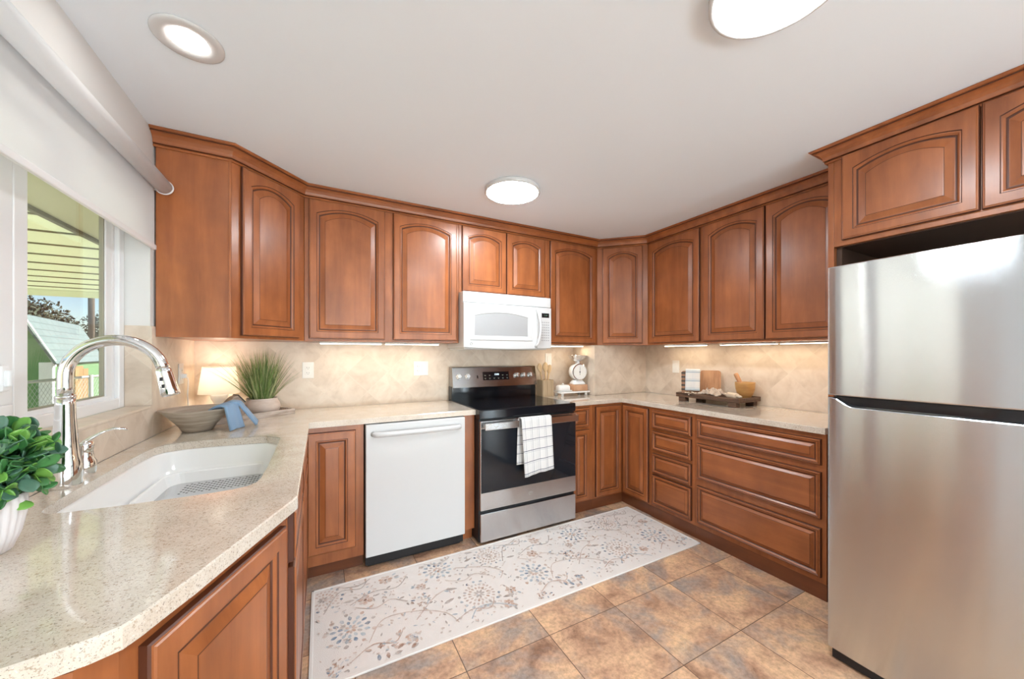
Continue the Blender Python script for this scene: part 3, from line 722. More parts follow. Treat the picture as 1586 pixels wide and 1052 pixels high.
b = B(); b.loops([win_l(-.0155, .05, .60, .055, .3, .006), win_l(-.020, .055, .595, .06, .295, .006), win_l(-.020, .085, .555, .088, .275, .030), win_l(-.0165, .088, .552, .091, .272, .030)], cap0=False, cap1=False); obj('window_surround', b, 'appl', dr)
b = B(); b.loops([win_l(-.0158, .088, .552, .091, .272, .030), win_l(-.0166, .088, .552, .091, .272, .030)]); obj('window', b, 'appl2', dr)
b = B(); b.cyl((.06, -.0185, .028), .011, .003, 'y', 24); lg = obj('badge', b, 'steel_d', dr); text('badge_letters', 'GE', .010, 'appl', lg, (.06, -.0189, .028), (PI/2, 0, 0))
b = B(); b.box((X1+.002, -.012, -.004), (w, .02, h-.086), .005); pn = obj('control_panel', b, 'appl', t)
b = B(); b.box((X1+.045, -.0135, .255), (X1+.118, -.0118, .292), .0005); dp = obj('display', b, 'black', pn); text('clock_digits', '12:00', .018, 'ledg', dp, (X1+.082, -.0139, .273), (PI/2, 0, 0))
b = B()
for i in range(4):
    for j in range(8): b.box((X1+.042+i*.021, -.0126, .06+j*.0215), (X1+.056+i*.021, -.0119, .069+j*.0215))
obj('keypad', b, 'appl2', pn)
b = B(); hp = [(X1-.008, -.014, .325), (X1-.004, -.03, .30)] + [(X1-.002+.016*math.sin(PI*i/10), -.036-.012*math.sin(PI*i/10), .29-.25*i/10) for i in range(11)] + [(X1-.012, -.03, .025), (X1-.018, -.014, .008)]
b.tube(hp, .0105, 12); obj('handle', b, 'appl', dr)
b = B(); b.box((.02, .03, -.014), (w-.02, .376, -.0005), .003); obj('underside_plate', b, 'appl', t)

# ------------------------------------------------------------------ refrigerator
FX = 2.628; FY0, FY1 = -2.975, -2.2115
t = thing('refrigerator', 'stainless top-freezer refrigerator at the right edge', 'refrigerator', (FX, FY1, 0), -PI/2)
w = FY1-FY0
b = B(); b.box((.006, .078, .05), (w-.006, .80, 1.66), .004); obj('cabinet', b, 'steel_d', t)
def fdoor(z0, z1, scoop=None):
    """convex door; scoop lowers the top edge for the pocket handle"""
    b = B(); n = 48; ls = []
    xs = [w*i/n for i in range(n+1)]
    def top(x):
        if not scoop: return z1
        q = min(max((x-.016)/.07, 0), 1); return z1-scoop*(q*q*(3-2*q))
    yf = lambda x: -.011*(1-((2*x/w-1)**4))
    r = .007
    def ring(inset, dz, yo):
        o = []
        for x in xs: o.append((min(max(x, inset), w-inset), yf(x)+yo, z0+dz))
        for x in xs[::-1]: o.append((min(max(x, inset), w-inset), yf(x)+yo, top(x)-dz))
        return o
    back = [(x, .07, z0) for x in xs]+[(x, .07, top(x)) for x in xs[::-1]]
    V = b.loops([back, ring(0, 0, r), ring(.002, .002, .002), ring(r, r*.8, 0)], cap0=True, cap1=False)
    R = V[-1]; m = len(xs)
    for i in range(m-1):
        f = b._f([R[i], R[i+1], R[2*m-2-i], R[2*m-1-i]], 0, True)
        for e in f.edges:
            if {e.verts[0], e.verts[1]} != {R[i], R[2*m-1-i]} and {e.verts[0], e.verts[1]} != {R[i+1], R[2*m-2-i]}: e.smooth = False
    return b
obj('freezer_door', fdoor(1.126, 1.672), 'steel_f', t)
obj('fridge_door', fdoor(.052, 1.119, .034), 'steel_f', t)
b = B(); b.box((.02, .016, 1.07), (w-.005, .068, 1.1255), .004); obj('pocket_handle', b, 'black', t)
b = B(); b.box((.01, .02, .004), (w-.01, .078, .048)); b.box((.03, .1, 0), (.09, .75, .05)); b.box((w-.09, .1, 0), (w-.03, .75, .05)); obj('base_grille', b, 'blackm', t)

# ------------------------------------------------------------------ lamps on the ceiling and under the cabinets
def disc(loc, label, grp):
    t = thing('ceiling_light', label, 'ceiling light', (loc[0], loc[1], H-.001), 0, grp)
    b = B(); b.lathe([(.178, 0), (.180, -.003), (.180, -.022), (.176, -.026), (.168, -.026), (.166, -.02)], 56, cap0=True, cap1=False); obj('ring', b, 'appl', t)
    b = B(); b.lathe([(.166, -.021), (.160, -.0265), (.10, -.0285), (.02, -.029)], 56); obj('diffuser', b, 'disc', t)
    return t
disc((1.81, -.873), 'round white flush ceiling light above the kitchen runner', 'flush ceiling lights')
disc((1.857, -2.40), 'round white flush ceiling light cut by the top edge of the view', 'flush ceiling lights')
t = thing('recessed_light', 'small recessed ceiling downlight above the sink', 'ceiling light', (.31, -1.345, H-.0005))
b = B(); b.lathe([(.098, 0), (.098, -.004), (.092, -.007), (.07, -.007), (.055, -.003), (.052, -.0015)], 48, cap0=True, cap1=False); obj('trim_ring', b, 'appl', t)
b = B(); b.lathe([(.054, -.003), (.05, -.004), (.01, -.0045)], 40); obj('lens', b, 'can', t)
def strip(a, bb, label, grp='under-cabinet light bars'):
    a = Vector(a); bb = Vector(bb); L = (bb-a).length; an = math.atan2(bb.y-a.y, bb.x-a.x)
    t = thing('under_cabinet_light', label, 'light', (a.x, a.y, ZB-.0005), an, grp)
    b = B(); b.box((0, -.02, -.012), (L, .02, 0), .002); obj('housing', b, 'appl', t)
    b = B(); b.box((.006, -.016, -.0145), (L-.006, .016, -.0121)); obj('diffuser', b, 'strip', t)
strip((.70, -.20), (1.10, -.20), 'left light bar under the two-door cabinet beside the microwave')
strip((1.12, -.20), (1.52, -.20), 'right light bar under the two-door cabinet, nearest the microwave')
strip((2.53, -.20), (2.93, -.20), 'light bar under the cabinet above the kitchen scale')
strip((3.50, -.68), (3.50, -1.08), 'light bar under the right wall above the wall switch')
strip((3.50, -1.20), (3.50, -1.60), 'light bar above the mortar and pestle')
strip((3.50, -1.62), (3.50, -2.02), 'light bar on the right wall nearest the refrigerator')
# globe lamps added behind the camera, unseen, as fill light
for i, (x, y, z, lab) in enumerate(((.75, -6.6, .62, 'added globe fill lamp, unseen behind the camera, by the window wall'), (2.95, -6.4, .62, 'added globe fill lamp, unseen behind the camera, beyond the refrigerator'), (1.85, -7.6, .62, 'added globe fill lamp, unseen behind the camera, middle of the dining area'))):
    t = thing('fill_lamp', lab, 'lamp', (x, y, 0), 0, 'added globe fill lamps')
    b = B(); b.lathe([(.16, 0), (.16, .012), (.02, .02), (.012, .03), (.012, z-.2), (.06, z-.19), (.06, z-.17)], 32); obj('stand', b, 'blackm', t)
    b = B(); b.lathe([(.06, z-.18), (.15, z-.15), (.21, z-.07), (.225, z), (.21, z+.08), (.15, z+.16), (.06, z+.2), (.005, z+.21)], 32); obj('globe', b, 'globe', t)

# ------------------------------------------------------------------ roller shade
t = thing('roller_shade', 'white roller shade half lowered over the kitchen window', 'window shade', (.045, -.632, 2.10))
sl_ = -1.60
b = B(); b.cyl((0, sl_, 0), .033, -sl_-.012, 'y', 32); obj('tube', b, 'shade_f', t)
for yy in (0, sl_): b = B(); b.cyl((0, yy-.012, 0), .036, .012, 'y', 32, .004); b.box((-.043, yy-.010, -.02), (0, yy-.003, .028)); obj('end_cap', b, 'trimw', t)
b = B(); b.box((-.0325, sl_+.01, -.287), (-.0305, -.018, 0)); obj('fabric', b, 'shade_f', t)
b = B(); b.box((-.038, sl_+.008, -.306), (-.025, -.008, -.282), .004); obj('bottom_bar', b, 'trimw', t)

# ------------------------------------------------------------------ outlets and switches
def outlet(name, label, loc, rz, gangs):
    """gangs: list of 'o' outlet, 's' switch"""
    n = len(gangs); w = .072+.046*(n-1); t = thing(name, label, 'outlet' if 'o' in gangs else 'switch', loc, rz)
    b = B(); b.box((-w/2, -.006, -.0575), (w/2, -.0003, .0575), .0025); obj('cover_plate', b, 'plate', t)
    for i, g in enumerate(gangs):
        x = (i-(n-1)/2)*.046
        if g == 'o':
            b = B(); b.box((x-.0165, -.0085, -.033), (x+.0165, -.006, .033), .001); f = obj('receptacle', b, 'plate', t)
            for z in (-.018, .018): b = B(); b.box((x-.008, -.0088, z-.004), (x-.006, -.0084, z+.005)); b.box((x+.005, -.0088, z-.004), (x+.007, -.0084, z+.004)); b.box((x-.0015, -.0088, z-.011), (x+.0015, -.0084, z-.008)); obj('slots', b, 'slot', f)
        else:
            b = B(); b.box((x-.0165, -.0095, -.033), (x+.0165, -.006, .033), .002); obj('rocker', b, 'plate', t)
    return t
outlet('wall_outlet', 'white duplex outlet beside the tufted grass plant', (.629, -T, 1.186), 0, 'o')
outlet('wall_outlet', 'wide white outlet and switch plate left of the range', (1.428, -T, 1.184), 0, 'os')
outlet('light_switch', 'white switch plate behind the utensil crock', (2.665, -T, 1.25), 0, 's')
outlet('light_switch', 'white rocker switch on the right wall above the dark tray', (WX-T, -.69, 1.183), -PI/2, 's')
t = outlet('wall_outlet', 'white outlet on the window wall with the lamp plugged in', (T, -.27, 1.19), PI/2, 'o')

# ------------------------------------------------------------------ things on the left worktop
# leafy plant in a ribbed pot
t = thing('potted_plant', 'round-leaved green plant in a white ribbed pot at the left edge', 'plant', (.132, -1.862, CT))
b = B(); b.lathe([(.030, 0), (.038, .006), (.048, .035), (.054, .07), (.056, .098), (.054, .112), (.050, .112), (.048, .10)], 120, rib=.03, ribn=26, cap1=True); pot = obj('pot', b, 'rib', t)
random.seed(5); b = B()
def leaf(b, c, d, up, L, w, mi, curl=.25):
    """thick spoon-shaped leaf from c along d"""
    d = d.normalized(); s_ = d.cross(up).normalized(); n = s_.cross(d)
    st = [(0, .12), (.15, .42), (.4, .86), (.62, 1.0), (.82, .8), (.95, .42), (1, .05)]
    rows = []
    for f, k in st:
        p = c+d*(L*f)+n*(curl*L*f*f*-.6+.02*L)
        rows.append([p+s_*(w*k*q)+n*(abs(q)*.18*w*k) for q in (-1, -.5, 0, .5, 1)])
    V = [[b.bm.verts.new(p) for p in r] for r in rows]
    for i in range(len(V)-1):
        for j in range(4): b._f([V[i][j], V[i][j+1], V[i+1][j+1], V[i+1][j]], mi, True)
Cn = Vector((0, 0, .166))
for k in range(640):
    z = random.uniform(-.92, 1); a = random.uniform(0, 2*PI); q = math.sqrt(max(0, 1-z*z)); d = Vector((q*math.cos(a), q*math.sin(a), z))
    r = random.uniform(.045, .082); p = Cn+Vector((d.x*r*1.05, d.y*r*1.05, d.z*r*.92))
    rd = Vector((random.gauss(0, 1), random.gauss(0, 1), random.gauss(0, 1)))
    dd = (d*.55+Vector((0, 0, .35))+rd*.32).normalized(); L = random.uniform(.026, .040); tip = p+dd*L
    if min(p.x, tip.x) < -.10: continue
    nn = (d+Vector((0, 0, .6))+rd.cross(d)*.25)
    leaf(b, p, dd, nn, L, random.uniform(.010, .0135), random.choices((0, 1, 2), (6, 3, 2))[0], random.uniform(-.2, .4))
fo = obj('foliage', b, ['leaf', 'leaf2', 'leaf3'], t, norm=False, solid=.0016)
b = B()
for k in range(14):
    a = k*2*PI/14; b.tube([(.02*math.cos(a), .02*math.sin(a), .09), (.035*math.cos(a), .035*math.sin(a), .14), (.05*math.cos(a), .05*math.sin(a), .18)], .002, 6)
obj('stems', b, 'leaf', t)
b = B(); b.cyl((0, 0, .092), .047, .006); obj('soil', b, 'soil', t)
# wooden bowl
t = obj('wooden_bowl', B().lathe([(.054, 0), (.061, .003), (.076, .03), (.102, .062), (.130, .094), (.146, .110), (.148, .113), (.144, .113), (.126, .099), (.096, .066), (.066, .03), (.045, .014), (.005, .012)], 48), 'bowlwood', None, (.158, -.582, CT))
tag(t, 'wide whitewashed wooden bowl between the sink and the lamp', 'bowl')
# blue towel draped over the bowl's rim
def blue(off, x0, wd, hang, lift, yaw, spread=.03):
    ca, sa = math.cos(yaw), math.sin(yaw)
    def fn(u, v):
        # v: inside the bowl -> over the rim -> down to the counter
        s = v; wv = (u-.5)*wd*(1+.25*s)
        if s < .35: f = s/.35; q = -.06+.06*f; z = .10+.026*math.sin(f*PI/2)+lift
        elif s < .5: f = (s-.35)/.15; q = .022*math.sin(f*PI/2); z = .126+lift-.006*f
        else: f = (s-.5)/.5; q = .022+spread*f; z = .120+lift-hang*f
        z += .006*math.cos((u-.5)*PI)+.004*math.sin(u*14+s*3)
        px = x0[0]+off*-sa+q*ca-wv*sa; py = x0[1]+q*sa+wv*ca
        return (px, py, max(z, .004))
    return fn
t = thing('hand_towel', 'blue folded hand towel draped over the edge of the wooden bowl', 'towel', (.158, -.582, CT))
b = B(); b.grid(blue(0, (.126, -.050), .085, .119, -.002, -.38), 10, 26); obj('front_fold', b, 'towel_b', t, norm=False, solid=.012)
b = B(); b.grid(blue(0, (.146, .022), .085, .112, .002, .08, .075), 10, 26); obj('rear_fold', b, 'towel_b', t, norm=False, solid=.012)
# long limed tray in the corner
TA = math.radians(34.8); TC = (.318, -.245)
t = thing('wooden_tray', 'long limed wooden tray in the corner under the grass plant', 'tray', (TC[0], TC[1], CT), TA)
b = B(); b.box((-.22, -.11, 0), (.22, .11, .012), .002); obj('base', b, 'traywood', t)
b = B(); b.box((-.22, -.11, .012), (.22, -.098, .034), .002); b.box((-.22, .098, .012), (.22, .11, .034), .002); b.box((-.22, -.098, .012), (-.208, .098, .034), .002); b.box((.208, -.098, .012), (.22, .098, .034), .002); obj('rim', b, 'traywood', t)
# grass plant
t = thing('grass_plant', 'tufted artificial grass in a round blush clay pot', 'plant', (.382, -.200, CT+.0125))
b = B(); b.lathe([(.062, 0), (.078, .004), (.094, .022), (.099, .045), (.094, .068), (.084, .083), (.082, .09), (.085, .098), (.078, .098), (.074, .088)], 48); b.cyl((0, 0, .086), .075, .004); obj('pot', b, 'potc', t)
random.seed(11)
def blade(b, p, az, lean, L, w, mi, droop):
    pts = []; n = 7
    dirh = Vector((math.cos(az), math.sin(az), 0)); side = Vector((-math.sin(az), math.cos(az), 0)); side = (side+dirh*random.uniform(-.6, .6)).normalized()
    th = lean; q = Vector(p)
    rows = []
    for i in range(n+1):
        f = i/n; ww = w*(1-f**1.6)*(.6+.4*min(1, f*4)); rows.append([q-side*ww, q+side*ww])
        q = q+(dirh*math.sin(th)+Vector((0, 0, math.cos(th))))*(L/n); th += droop/n
    V = [[b.bm.verts.new(c) for c in r] for r in rows]
    for i in range(n): b._f([V[i][0], V[i][1], V[i+1][1], V[i+1][0]], mi, True)
b = B()
for k in range(400):
    a = random.uniform(0, 2*PI); r = .055*math.sqrt(random.random())
    az = a+random.uniform(-.6, .6); L = random.uniform(.20, .345); le = random.uniform(.0, .62)*(r/.055)**.5
    x = r*math.cos(a); y = r*math.sin(a)
    mx = (.200-.02)-(y)                     # keep clear of the wall behind
    if math.sin(az) > .1 and L*math.sin(le+.35)*math.sin(az) > mx: le *= .25; 
    dr_p = random.uniform(.05, .5)
    if math.sin(az) > .1 and L*math.sin(le+dr_p*.7)*math.sin(az) > mx: dr_p = 0; L *= .8
    blade(b, (x, y, .086), az, le, L, random.uniform(.0022, .004), random.choices((0, 1), (3, 2))[0], dr_p)
for az, le, L in ((PI+.25, .72, .30), (PI+.1, .62, .33), (PI-.1, .8, .26), (-.15, .62, .26), (-.22, .7, .24), (-.3, .66, .22), (PI+.4, .7, .31)):
    for e in range(2): blade(b, (.05*math.cos(az), .05*math.sin(az)+e*.01, .086), az+e*.06, le, L, .0035, e, .35)
obj('blades', b, ['grass', 'grass2'], t, norm=False)
# table lamp
t = thing('table_lamp', 'small lit white table lamp in the corner beside the grass plant', 'lamp', (.152, -.115, CT))
b = B(); b.lathe([(.05, 0), (.053, .004), (.053, .016), (.045, .022), (.016, .032), (.013, .05), (.022, .075), (.038, .105), (.046, .128), (.040, .143), (.016, .15), (.008, .155), (.008, .19)], 32); obj('base', b, 'ceramic', t)
b = B(); b.lathe([(.104, .143), (.082, .312)], 40, cap0=False, cap1=False); b.lathe([(.1025, .143), (.0805, .312)], 40, cap0=False, cap1=False)
b.loops([[(q*math.cos(2*PI*j/40), q*math.sin(2*PI*j/40), z) for j in range(40)] for q, z in ((.1025, .143), (.104, .143))], cap0=False, cap1=False); b.lathe([(.081, .306), (.03, .307)], 40, cap0=False, cap1=False); obj('lamp_shade', b, 'lamp_sh', t)  # inner ring near the top added to cut the glow on the wall
b = B(); b.lathe([(.012, .19), (.028, .215), (.03, .235), (.018, .258), (.004, .265)], 20); obj('bulb', b, 'bulb' if 'bulb' in M else emis('bulb_glow', (1, .90, .76, 1), 34), t)
ld = bpy.data.lights.new('bulb_light', 'POINT'); ld.energy = L_BULB; ld.color = (1, .89, .74); ld.shadow_soft_size = .03
lo = bpy.data.objects.new('bulb_light', ld); COL.objects.link(lo); lo.parent = t; lo.location = (0, 0, .285)
b = B(); b.tube([(-.045, .01, .008), (-.075, -.02, .006), (-.105, -.05, .01), (-.125, -.085, .05), (-.126, -.10, .15), (-.118, -.115, .23), (-.118, -.145, .262), (-.128, -.155, .262)], .003, 8); b.box((-.137, -.166, .25), (-.114, -.144, .274), .003); obj('cord', b, 'ceramic', t)
# weathered ornament on the tray
t = thing('wooden_ornament', 'weathered grey wooden ornament with a pointed top behind the blue towel', 'ornament', (.252, -.290, CT+.0125), TA)
b = B(); P = [(-.045, 0), (.045, 0), (.048, .088), (.012, .130), (-.012, .120), (-.052, .075)]
b.loops([[(x, y, z) for x, z in P] for y in (-.026, -.022, .022, .026)]); obj('block', b, 'rustic', t)
b = B(); b.loops([[(x, y, z) for x, z in ((.049, .084), (.054, .088), (.014, .135), (.009, .131))] for y in (-.028, .028)]); obj('slanted_edge', b, 'slot', t)

# ------------------------------------------------------------------ things right of the range
t = thing('utensil_crock', 'square bamboo utensil crock beside the range', 'crock', (2.540, -.145, CT))
b = B(); q = [rrect(-.062+d, .062-d, -.055+d, .055-d, .012) for d in (0, 0, .002, .006, .007, .007)]; zs = [0, .148, .150, .150, .148, .01]
b.loops([[(x, y, z) for x, y in l] for l, z in zip(q, zs)]); obj('crock', b, 'bambu', t)
def spoon(label, loc, lean, az, hl, head):
    b = B(); b.tube([(0, 0, 0), (0, 0, hl*.5), (0, 0, hl)], [.006, .007, .009], 10)
    sx, sz = head; rows = []
    for f, k in ((0, .25), (.12, .6), (.35, .95), (.6, 1), (.82, .75), (.95, .4), (1, .08)):
        z = hl-.005+sz*f; rows.append([(sx*k*math.cos(2*PI*j/14), .005*math.sin(2*PI*j/14)+(.004 if math.sin(2*PI*j/14) > 0 else .002)*k, z) for j in range(14)])
    b.loops(rows, sm=True)
    o = obj('wooden_spoon', b, 'beech', None, loc); o.rotation_euler = (lean*math.sin(az)*-1, lean*math.cos(az), 0); return tag(o, label, 'utensil', 'wooden utensils in the bamboo crock')
spoon('wooden spatula leaning left in the bamboo crock', (2.525, -.145, CT+.0115), -.17, 0, .215, (.026, .085))
spoon('wooden spoon with the broadest bowl, middle of the crock', (2.540, -.150, CT+.0115), .0, .5, .215, (.030, .09))
spoon('wooden spoon leaning right in the bamboo crock', (2.552, -.140, CT+.0115), .16, .0, .20, (.026, .085))
t = thing('serving_stand', 'low white footed serving board under the butter dish and scale', 'stand', (2.79, -.205, CT))
b = B(); b.box((-.165, -.075, .026), (.165, .075, .040), .004); obj('top', b, 'ceramic', t)
for x in (-.135, .135):
    for y in (-.05, .05): b = B(); b.lathe([(.012, 0), (.016, .006), (.012, .016), (.016, .0262)], 16, (x, y, 0)); obj('foot', b, 'ceramic', t)
t = thing('butter_dish', 'white lidded butter dish on the serving board', 'dish', (2.70, -.20, CT+.0405))
def bl(x, y, z, r): return [(px, py, z) for px, py in rrect(-x, x, -y, y, r)]
b = B(); b.loops([bl(.07, .042, 0, .02), bl(.082, .052, .006, .025), bl(.082, .052, .009, .025), bl(.07, .042, .006, .02)]); obj('plate', b, 'ceramic', t)
b = B(); b.loops([bl(.066, .038, .0095, .018), bl(.064, .036, .045, .02), bl(.056, .029, .056, .022), bl(.03, .012, .06, .01)], sm=True); b.lathe([(.006, .059), (.009, .068), (.006, .074), (.001, .075)], 14); obj('lid', b, 'ceramic', t)
SA = math.radians(-8)
t = thing('wooden_box', 'small tan wooden box under the kitchen scale', 'box', (2.868, -.20, CT+.0405), 0)
b = B(); b.box((-.078, -.06, 0), (.078, .06, .058), .004); obj('box', b, 'basket', t)
t = thing('kitchen_scale', 'white retro kitchen scale with round dial and steel bowl', 'scale', (2.868, -.20, CT+.0995), SA)
b = B(); b.loops([bl(.066, .05, 0, .02), bl(.064, .048, .012, .02), bl(.05, .036, .034, .02), bl(.03, .02, .044, .015)], sm=True); obj('base', b, 'ceramic', t)
b = B(); b.cyl((0, -.045, .118), .079, .085, 'y', 40, .012); b.box((-.014, -.02, .185), (.014, .02, .216), .004); hs = obj('housing', b, 'ceramic', t)
b = B(); b.loops([[(q*math.cos(2*PI*j/40), y, .118+q*math.sin(2*PI*j/40)) for j in range(40)] for q, y in ((.076, -.044), (.078, -.050), (.070, -.051), (.068, -.0465))], cap0=False, cap1=False); obj('bezel', b, 'chrome', hs)
b = B(); b.cyl((0, -.0475, .118), .069, .002, 'y', 40); dl_ = obj('dial', b, 'plate', hs)
b = B()
for k in range(40):
    a = 2*PI*k/40; r0 = .056 if k % 5 == 0 else .060; u = Vector((math.cos(a), 0, math.sin(a))); s_ = Vector((-u.z, 0, u.x))*.0006
    c = Vector((0, -.0478, .118)); b._f([b.bm.verts.new(c+u*r0-s_), b.bm.verts.new(c+u*.065-s_), b.bm.verts.new(c+u*.065+s_), b.bm.verts.new(c+u*r0+s_)])
o = obj('graduations', b, 'slot', dl_)
b = B(); b.loops([[(x, y, z) for x, z in ((.0018, .09), (.0008, .168), (-.0008, .168), (-.0018, .09))] for y in (-.0495, -.0485)]); b.cyl((0, -.0505, .118), .006, .003, 'y', 16); o = obj('needle', b, 'slot', dl_)
b = B(); b.lathe([(.03, .2165), (.05, .224), (.078, .248), (.092, .272), (.095, .275), (.09, .273), (.074, .25), (.048, .229), (.004, .2225)], 40); obj('weighing_bowl', b, 'chrome', t)

# ------------------------------------------------------------------ things on the dark tray, right wall
TX, TY = 3.47, -1.180
t = thing('riser_tray', 'dark wooden footed tray against the right backsplash', 'tray', (TX, TY, CT))
b = B(); b.box((-.14, -.257, .034), (.14, .257, .052), .003); obj('board', b, 'dkwood', t)
b = B(); b.box((-.14, -.257, .052), (-.125, .257, .068), .002); b.box((.125, -.257, .052), (.14, .257, .068), .002); b.box((-.125, -.257, .052), (.125, -.242, .068), .002); b.box((-.125, .242, .052), (.125, .257, .068), .002); obj('rim', b, 'dkwood', t)
for x in (-.11, .11):
    for y in (-.205, .205): b = B(); b.box((x-.025, y-.03, 0), (x+.025, y+.03, .034), .003); obj('foot', b, 'dkwood', t)
TZ = CT+.0525
def board(label, loc, rz, w, h, m, slots=False, lean=.2):
    b = B(); b.loops([[(x, y, z) for x, z in [(px, pz+h/2) for px, pz in rrect(-w/2, w/2, -h/2, h/2, .02)]] for y in (-.008, -.006, .006, .008)])
    if slots:
        for k in range(5):
            z = .03+k*.034; b.box((-w/2-.001, -.0088, z), (-w/2+.03, -.0082, z+.013), 0, 1)
    o = obj('cutting_board', b, [m, 'slot'], None, loc); o.rotation_euler = (-lean, 0, rz); return tag(o, label, 'cutting board')
board('rounded reddish cutting board leaning behind the striped towel, right of it', (3.545, -1.085, TZ+.004), math.radians(-58), .15, .195, 'board', False, .16)
board('slatted brown cutting board under the striped towel', (3.415, -1.0, TZ+.004), math.radians(-52), .14, .19, 'board2', True, .14)
# striped towel hanging over the slatted board
rz = math.radians(-52)
def stp(u, v):
    x = -.038+.108*u; wv = .003*math.sin(u*11)
    if v < .25: f = v/.25; y, z = .016, .198-.06*(1-f)
    elif v < .32: a = PI*(v-.25)/.07; y, z = .016*math.cos(a), .198+.008*math.sin(a)
    else: f = (v-.32)/.68; y, z = -.016-.006*f-wv, .198-.172*f
    return (x-.01*max(0, (v-.32))*.8, y, z)
b = B(); b.grid(stp, 14, 40, lambda u, v: (u*.12, v*.30))
o = obj('striped_towel', b, 'stripe', None, (3.415, -1.0, TZ+.004), (-.14, 0, rz), norm=False, solid=.004); tag(o, 'white towel with pale blue stripes hung over the slatted board', 'towel')
# garland of beads
t = thing('bead_garland', 'small pale bead garland heaped in front of the boards', 'garland', (3.374, -1.035, TZ))
random.seed(3)
for k in range(26):
    a = k*.72; r = .016+.0016*k; b = B(); b.lathe([(.001, -.007), (.005, -.005), (.007, 0), (.005, .005), (.001, .007)], 10)
    obj('bead', b, 'palewood', t, (r*math.cos(a)*.8, r*math.sin(a)*1.1, .0075+.012*(k % 3 == 0)))
# crumpled linen napkin
random.seed(8)
from mathutils import noise as mn
def lin(u, v):
    x = (u-.5)*.15; y = (v-.5)*.17; r = math.hypot(x/.08, y/.09)
    z = .010+.042*max(0, 1-r*r*.8)*(.45+abs(mn.noise(Vector((u*5, v*6, 2.2))))*1.5)+.022*abs(mn.noise(Vector((u*11, v*13, .5))))
    x += .022*mn.noise(Vector((u*6, v*6, 7))); y += .022*mn.noise(Vector((u*6, v*6, 11)))
    return (x, y, max(z, .004))
b = B(); b.grid(lin, 34, 44)
tag(obj('linen_napkin', b, 'linen', None, (3.447, -1.165, TZ+.001), norm=False, solid=.003), 'crumpled beige linen napkin in the middle of the dark tray', 'napkin')
# rolling pin
t = thing('rolling_pin', 'pale wooden rolling pin lying beside the linen napkin', 'rolling pin', (3.43, -1.335, TZ+.0225), 0)
t.rotation_euler = (0, 0, math.radians(-25))
b = B(); prof = [(-.05, .004), (-.05, .021), (-.045, .0225), (.045, .0225), (.05, .021), (.05, .004)]
b.loops([[(r*math.cos(2*PI*j/20), y*1.0, r*math.sin(2*PI*j/20)) for j in range(20)] for y, r in prof], sm=True); obj('roller', b, 'palewood', t)
for s_ in (-1, 1):
    b = B(); b.loops([[(r*math.cos(2*PI*j/14), s_*y, r*math.sin(2*PI*j/14)) for j in range(14)] for y, r in ((.0502, .006), (.056, .007), (.063, .0115), (.080, .0115), (.092, .008), (.095, .002))], sm=True); obj('handle', b, 'palewood', t)
# mortar and pestle
t = obj('mortar', B().lathe([(.032, 0), (.036, .005), (.05, .03), (.062, .07), (.066, .115), (.066, .122), (.06, .122), (.056, .11), (.045, .05), (.02, .02), (.002, .018)], 36), 'mortar', None, (3.535, -1.365, TZ))
tag(t, 'olive wood mortar at the right end of the dark tray', 'mortar')
b = B(); b.tube([(0, 0, 0), (0, 0, .02), (0, 0, .06), (0, 0, .15), (0, 0, .165)], [.012, .019, .013, .0165, .014], 18)
o = obj('pestle', b, 'board', None, (3.536, -1.369, TZ+.036)); d = Vector((-.02, .42, .85)).normalized(); o.rotation_euler = d.to_track_quat('Z', 'Y').to_euler(); tag(o, 'reddish wooden pestle leaning out of the mortar', 'pestle')

# ------------------------------------------------------------------ rug
RX0, RX1, RY0, RY1 = .665, 3.005, -1.368, -.700
b = B(); b.box((RX0, RY0, .0008), (RX1, RY1, .008), .002)
for a, c in (((RX0, RY0), (RX1, RY0+.012)), ((RX0, RY1-.012), (RX1, RY1)), ((RX0, RY0), (RX0+.012, RY1)), ((RX1-.012, RY0), (RX1, RY1))): b.box((a[0]-.001, a[1]-.001, .0007), (c[0]+.001, c[1]+.001, .0094), .002, 1)
random.seed(21); ZR = [.0082]
def poly(pts, mi):
    ZR[0] += .0000022
    P = [p for p in pts]
    if any(p[0] < RX0+.014 or p[0] > RX1-.014 or p[1] < RY0+.014 or p[1] > RY1-.014 for p in P): return
    b._f([b.bm.verts.new((p[0], p[1], ZR[0])) for p in P], mi, False)
def petal(cx, cy, a, r0, r1, w, mi):
    u = (math.cos(a), math.sin(a)); s_ = (-u[1], u[0]); pts = []
    for f, k in ((0, 0), (.25, .7), (.6, 1), (.85, .65), (1, 0)):
        r = r0+(r1-r0)*f; pts.append((cx+u[0]*r+s_[0]*w*k, cy+u[1]*r+s_[1]*w*k))
    for f, k in ((.85, .65), (.6, 1), (.25, .7)):
        r = r0+(r1-r0)*f; pts.append((cx+u[0]*r-s_[0]*w*k, cy+u[1]*r-s_[1]*w*k))
    poly(pts, mi)
def dot(cx, cy, r, mi): poly([(cx+r*math.cos(k*PI/4)*random.uniform(.7, 1.2), cy+r*math.sin(k*PI/4)*random.uniform(.7, 1.2)) for k in range(8)], mi)
RB, RL, RP, RT, RC, RD = 2, 3, 4, 5, 6, 7
def dahlia(cx, cy, s=1):
    for k in range(13):
        a = k*2*PI/13+.1; petal(cx, cy, a, .060*s, .090*s, .0095*s, random.choice((RB, RB, RL)))
    for k in range(11):
        a = k*2*PI/11; petal(cx, cy, a, .032*s, .058*s, .008*s, random.choice((RL, RB, RT)))
    for k in range(8): petal(cx, cy, k*PI/4, .006*s, .03*s, .007*s, random.choice((RC, RP, RL)))
    for k in range(9): a = k*2*PI/9+.3; dot(cx+.108*s*math.cos(a), cy+.108*s*math.sin(a), .011*s, random.choice((RC, RP, RC, RT)))
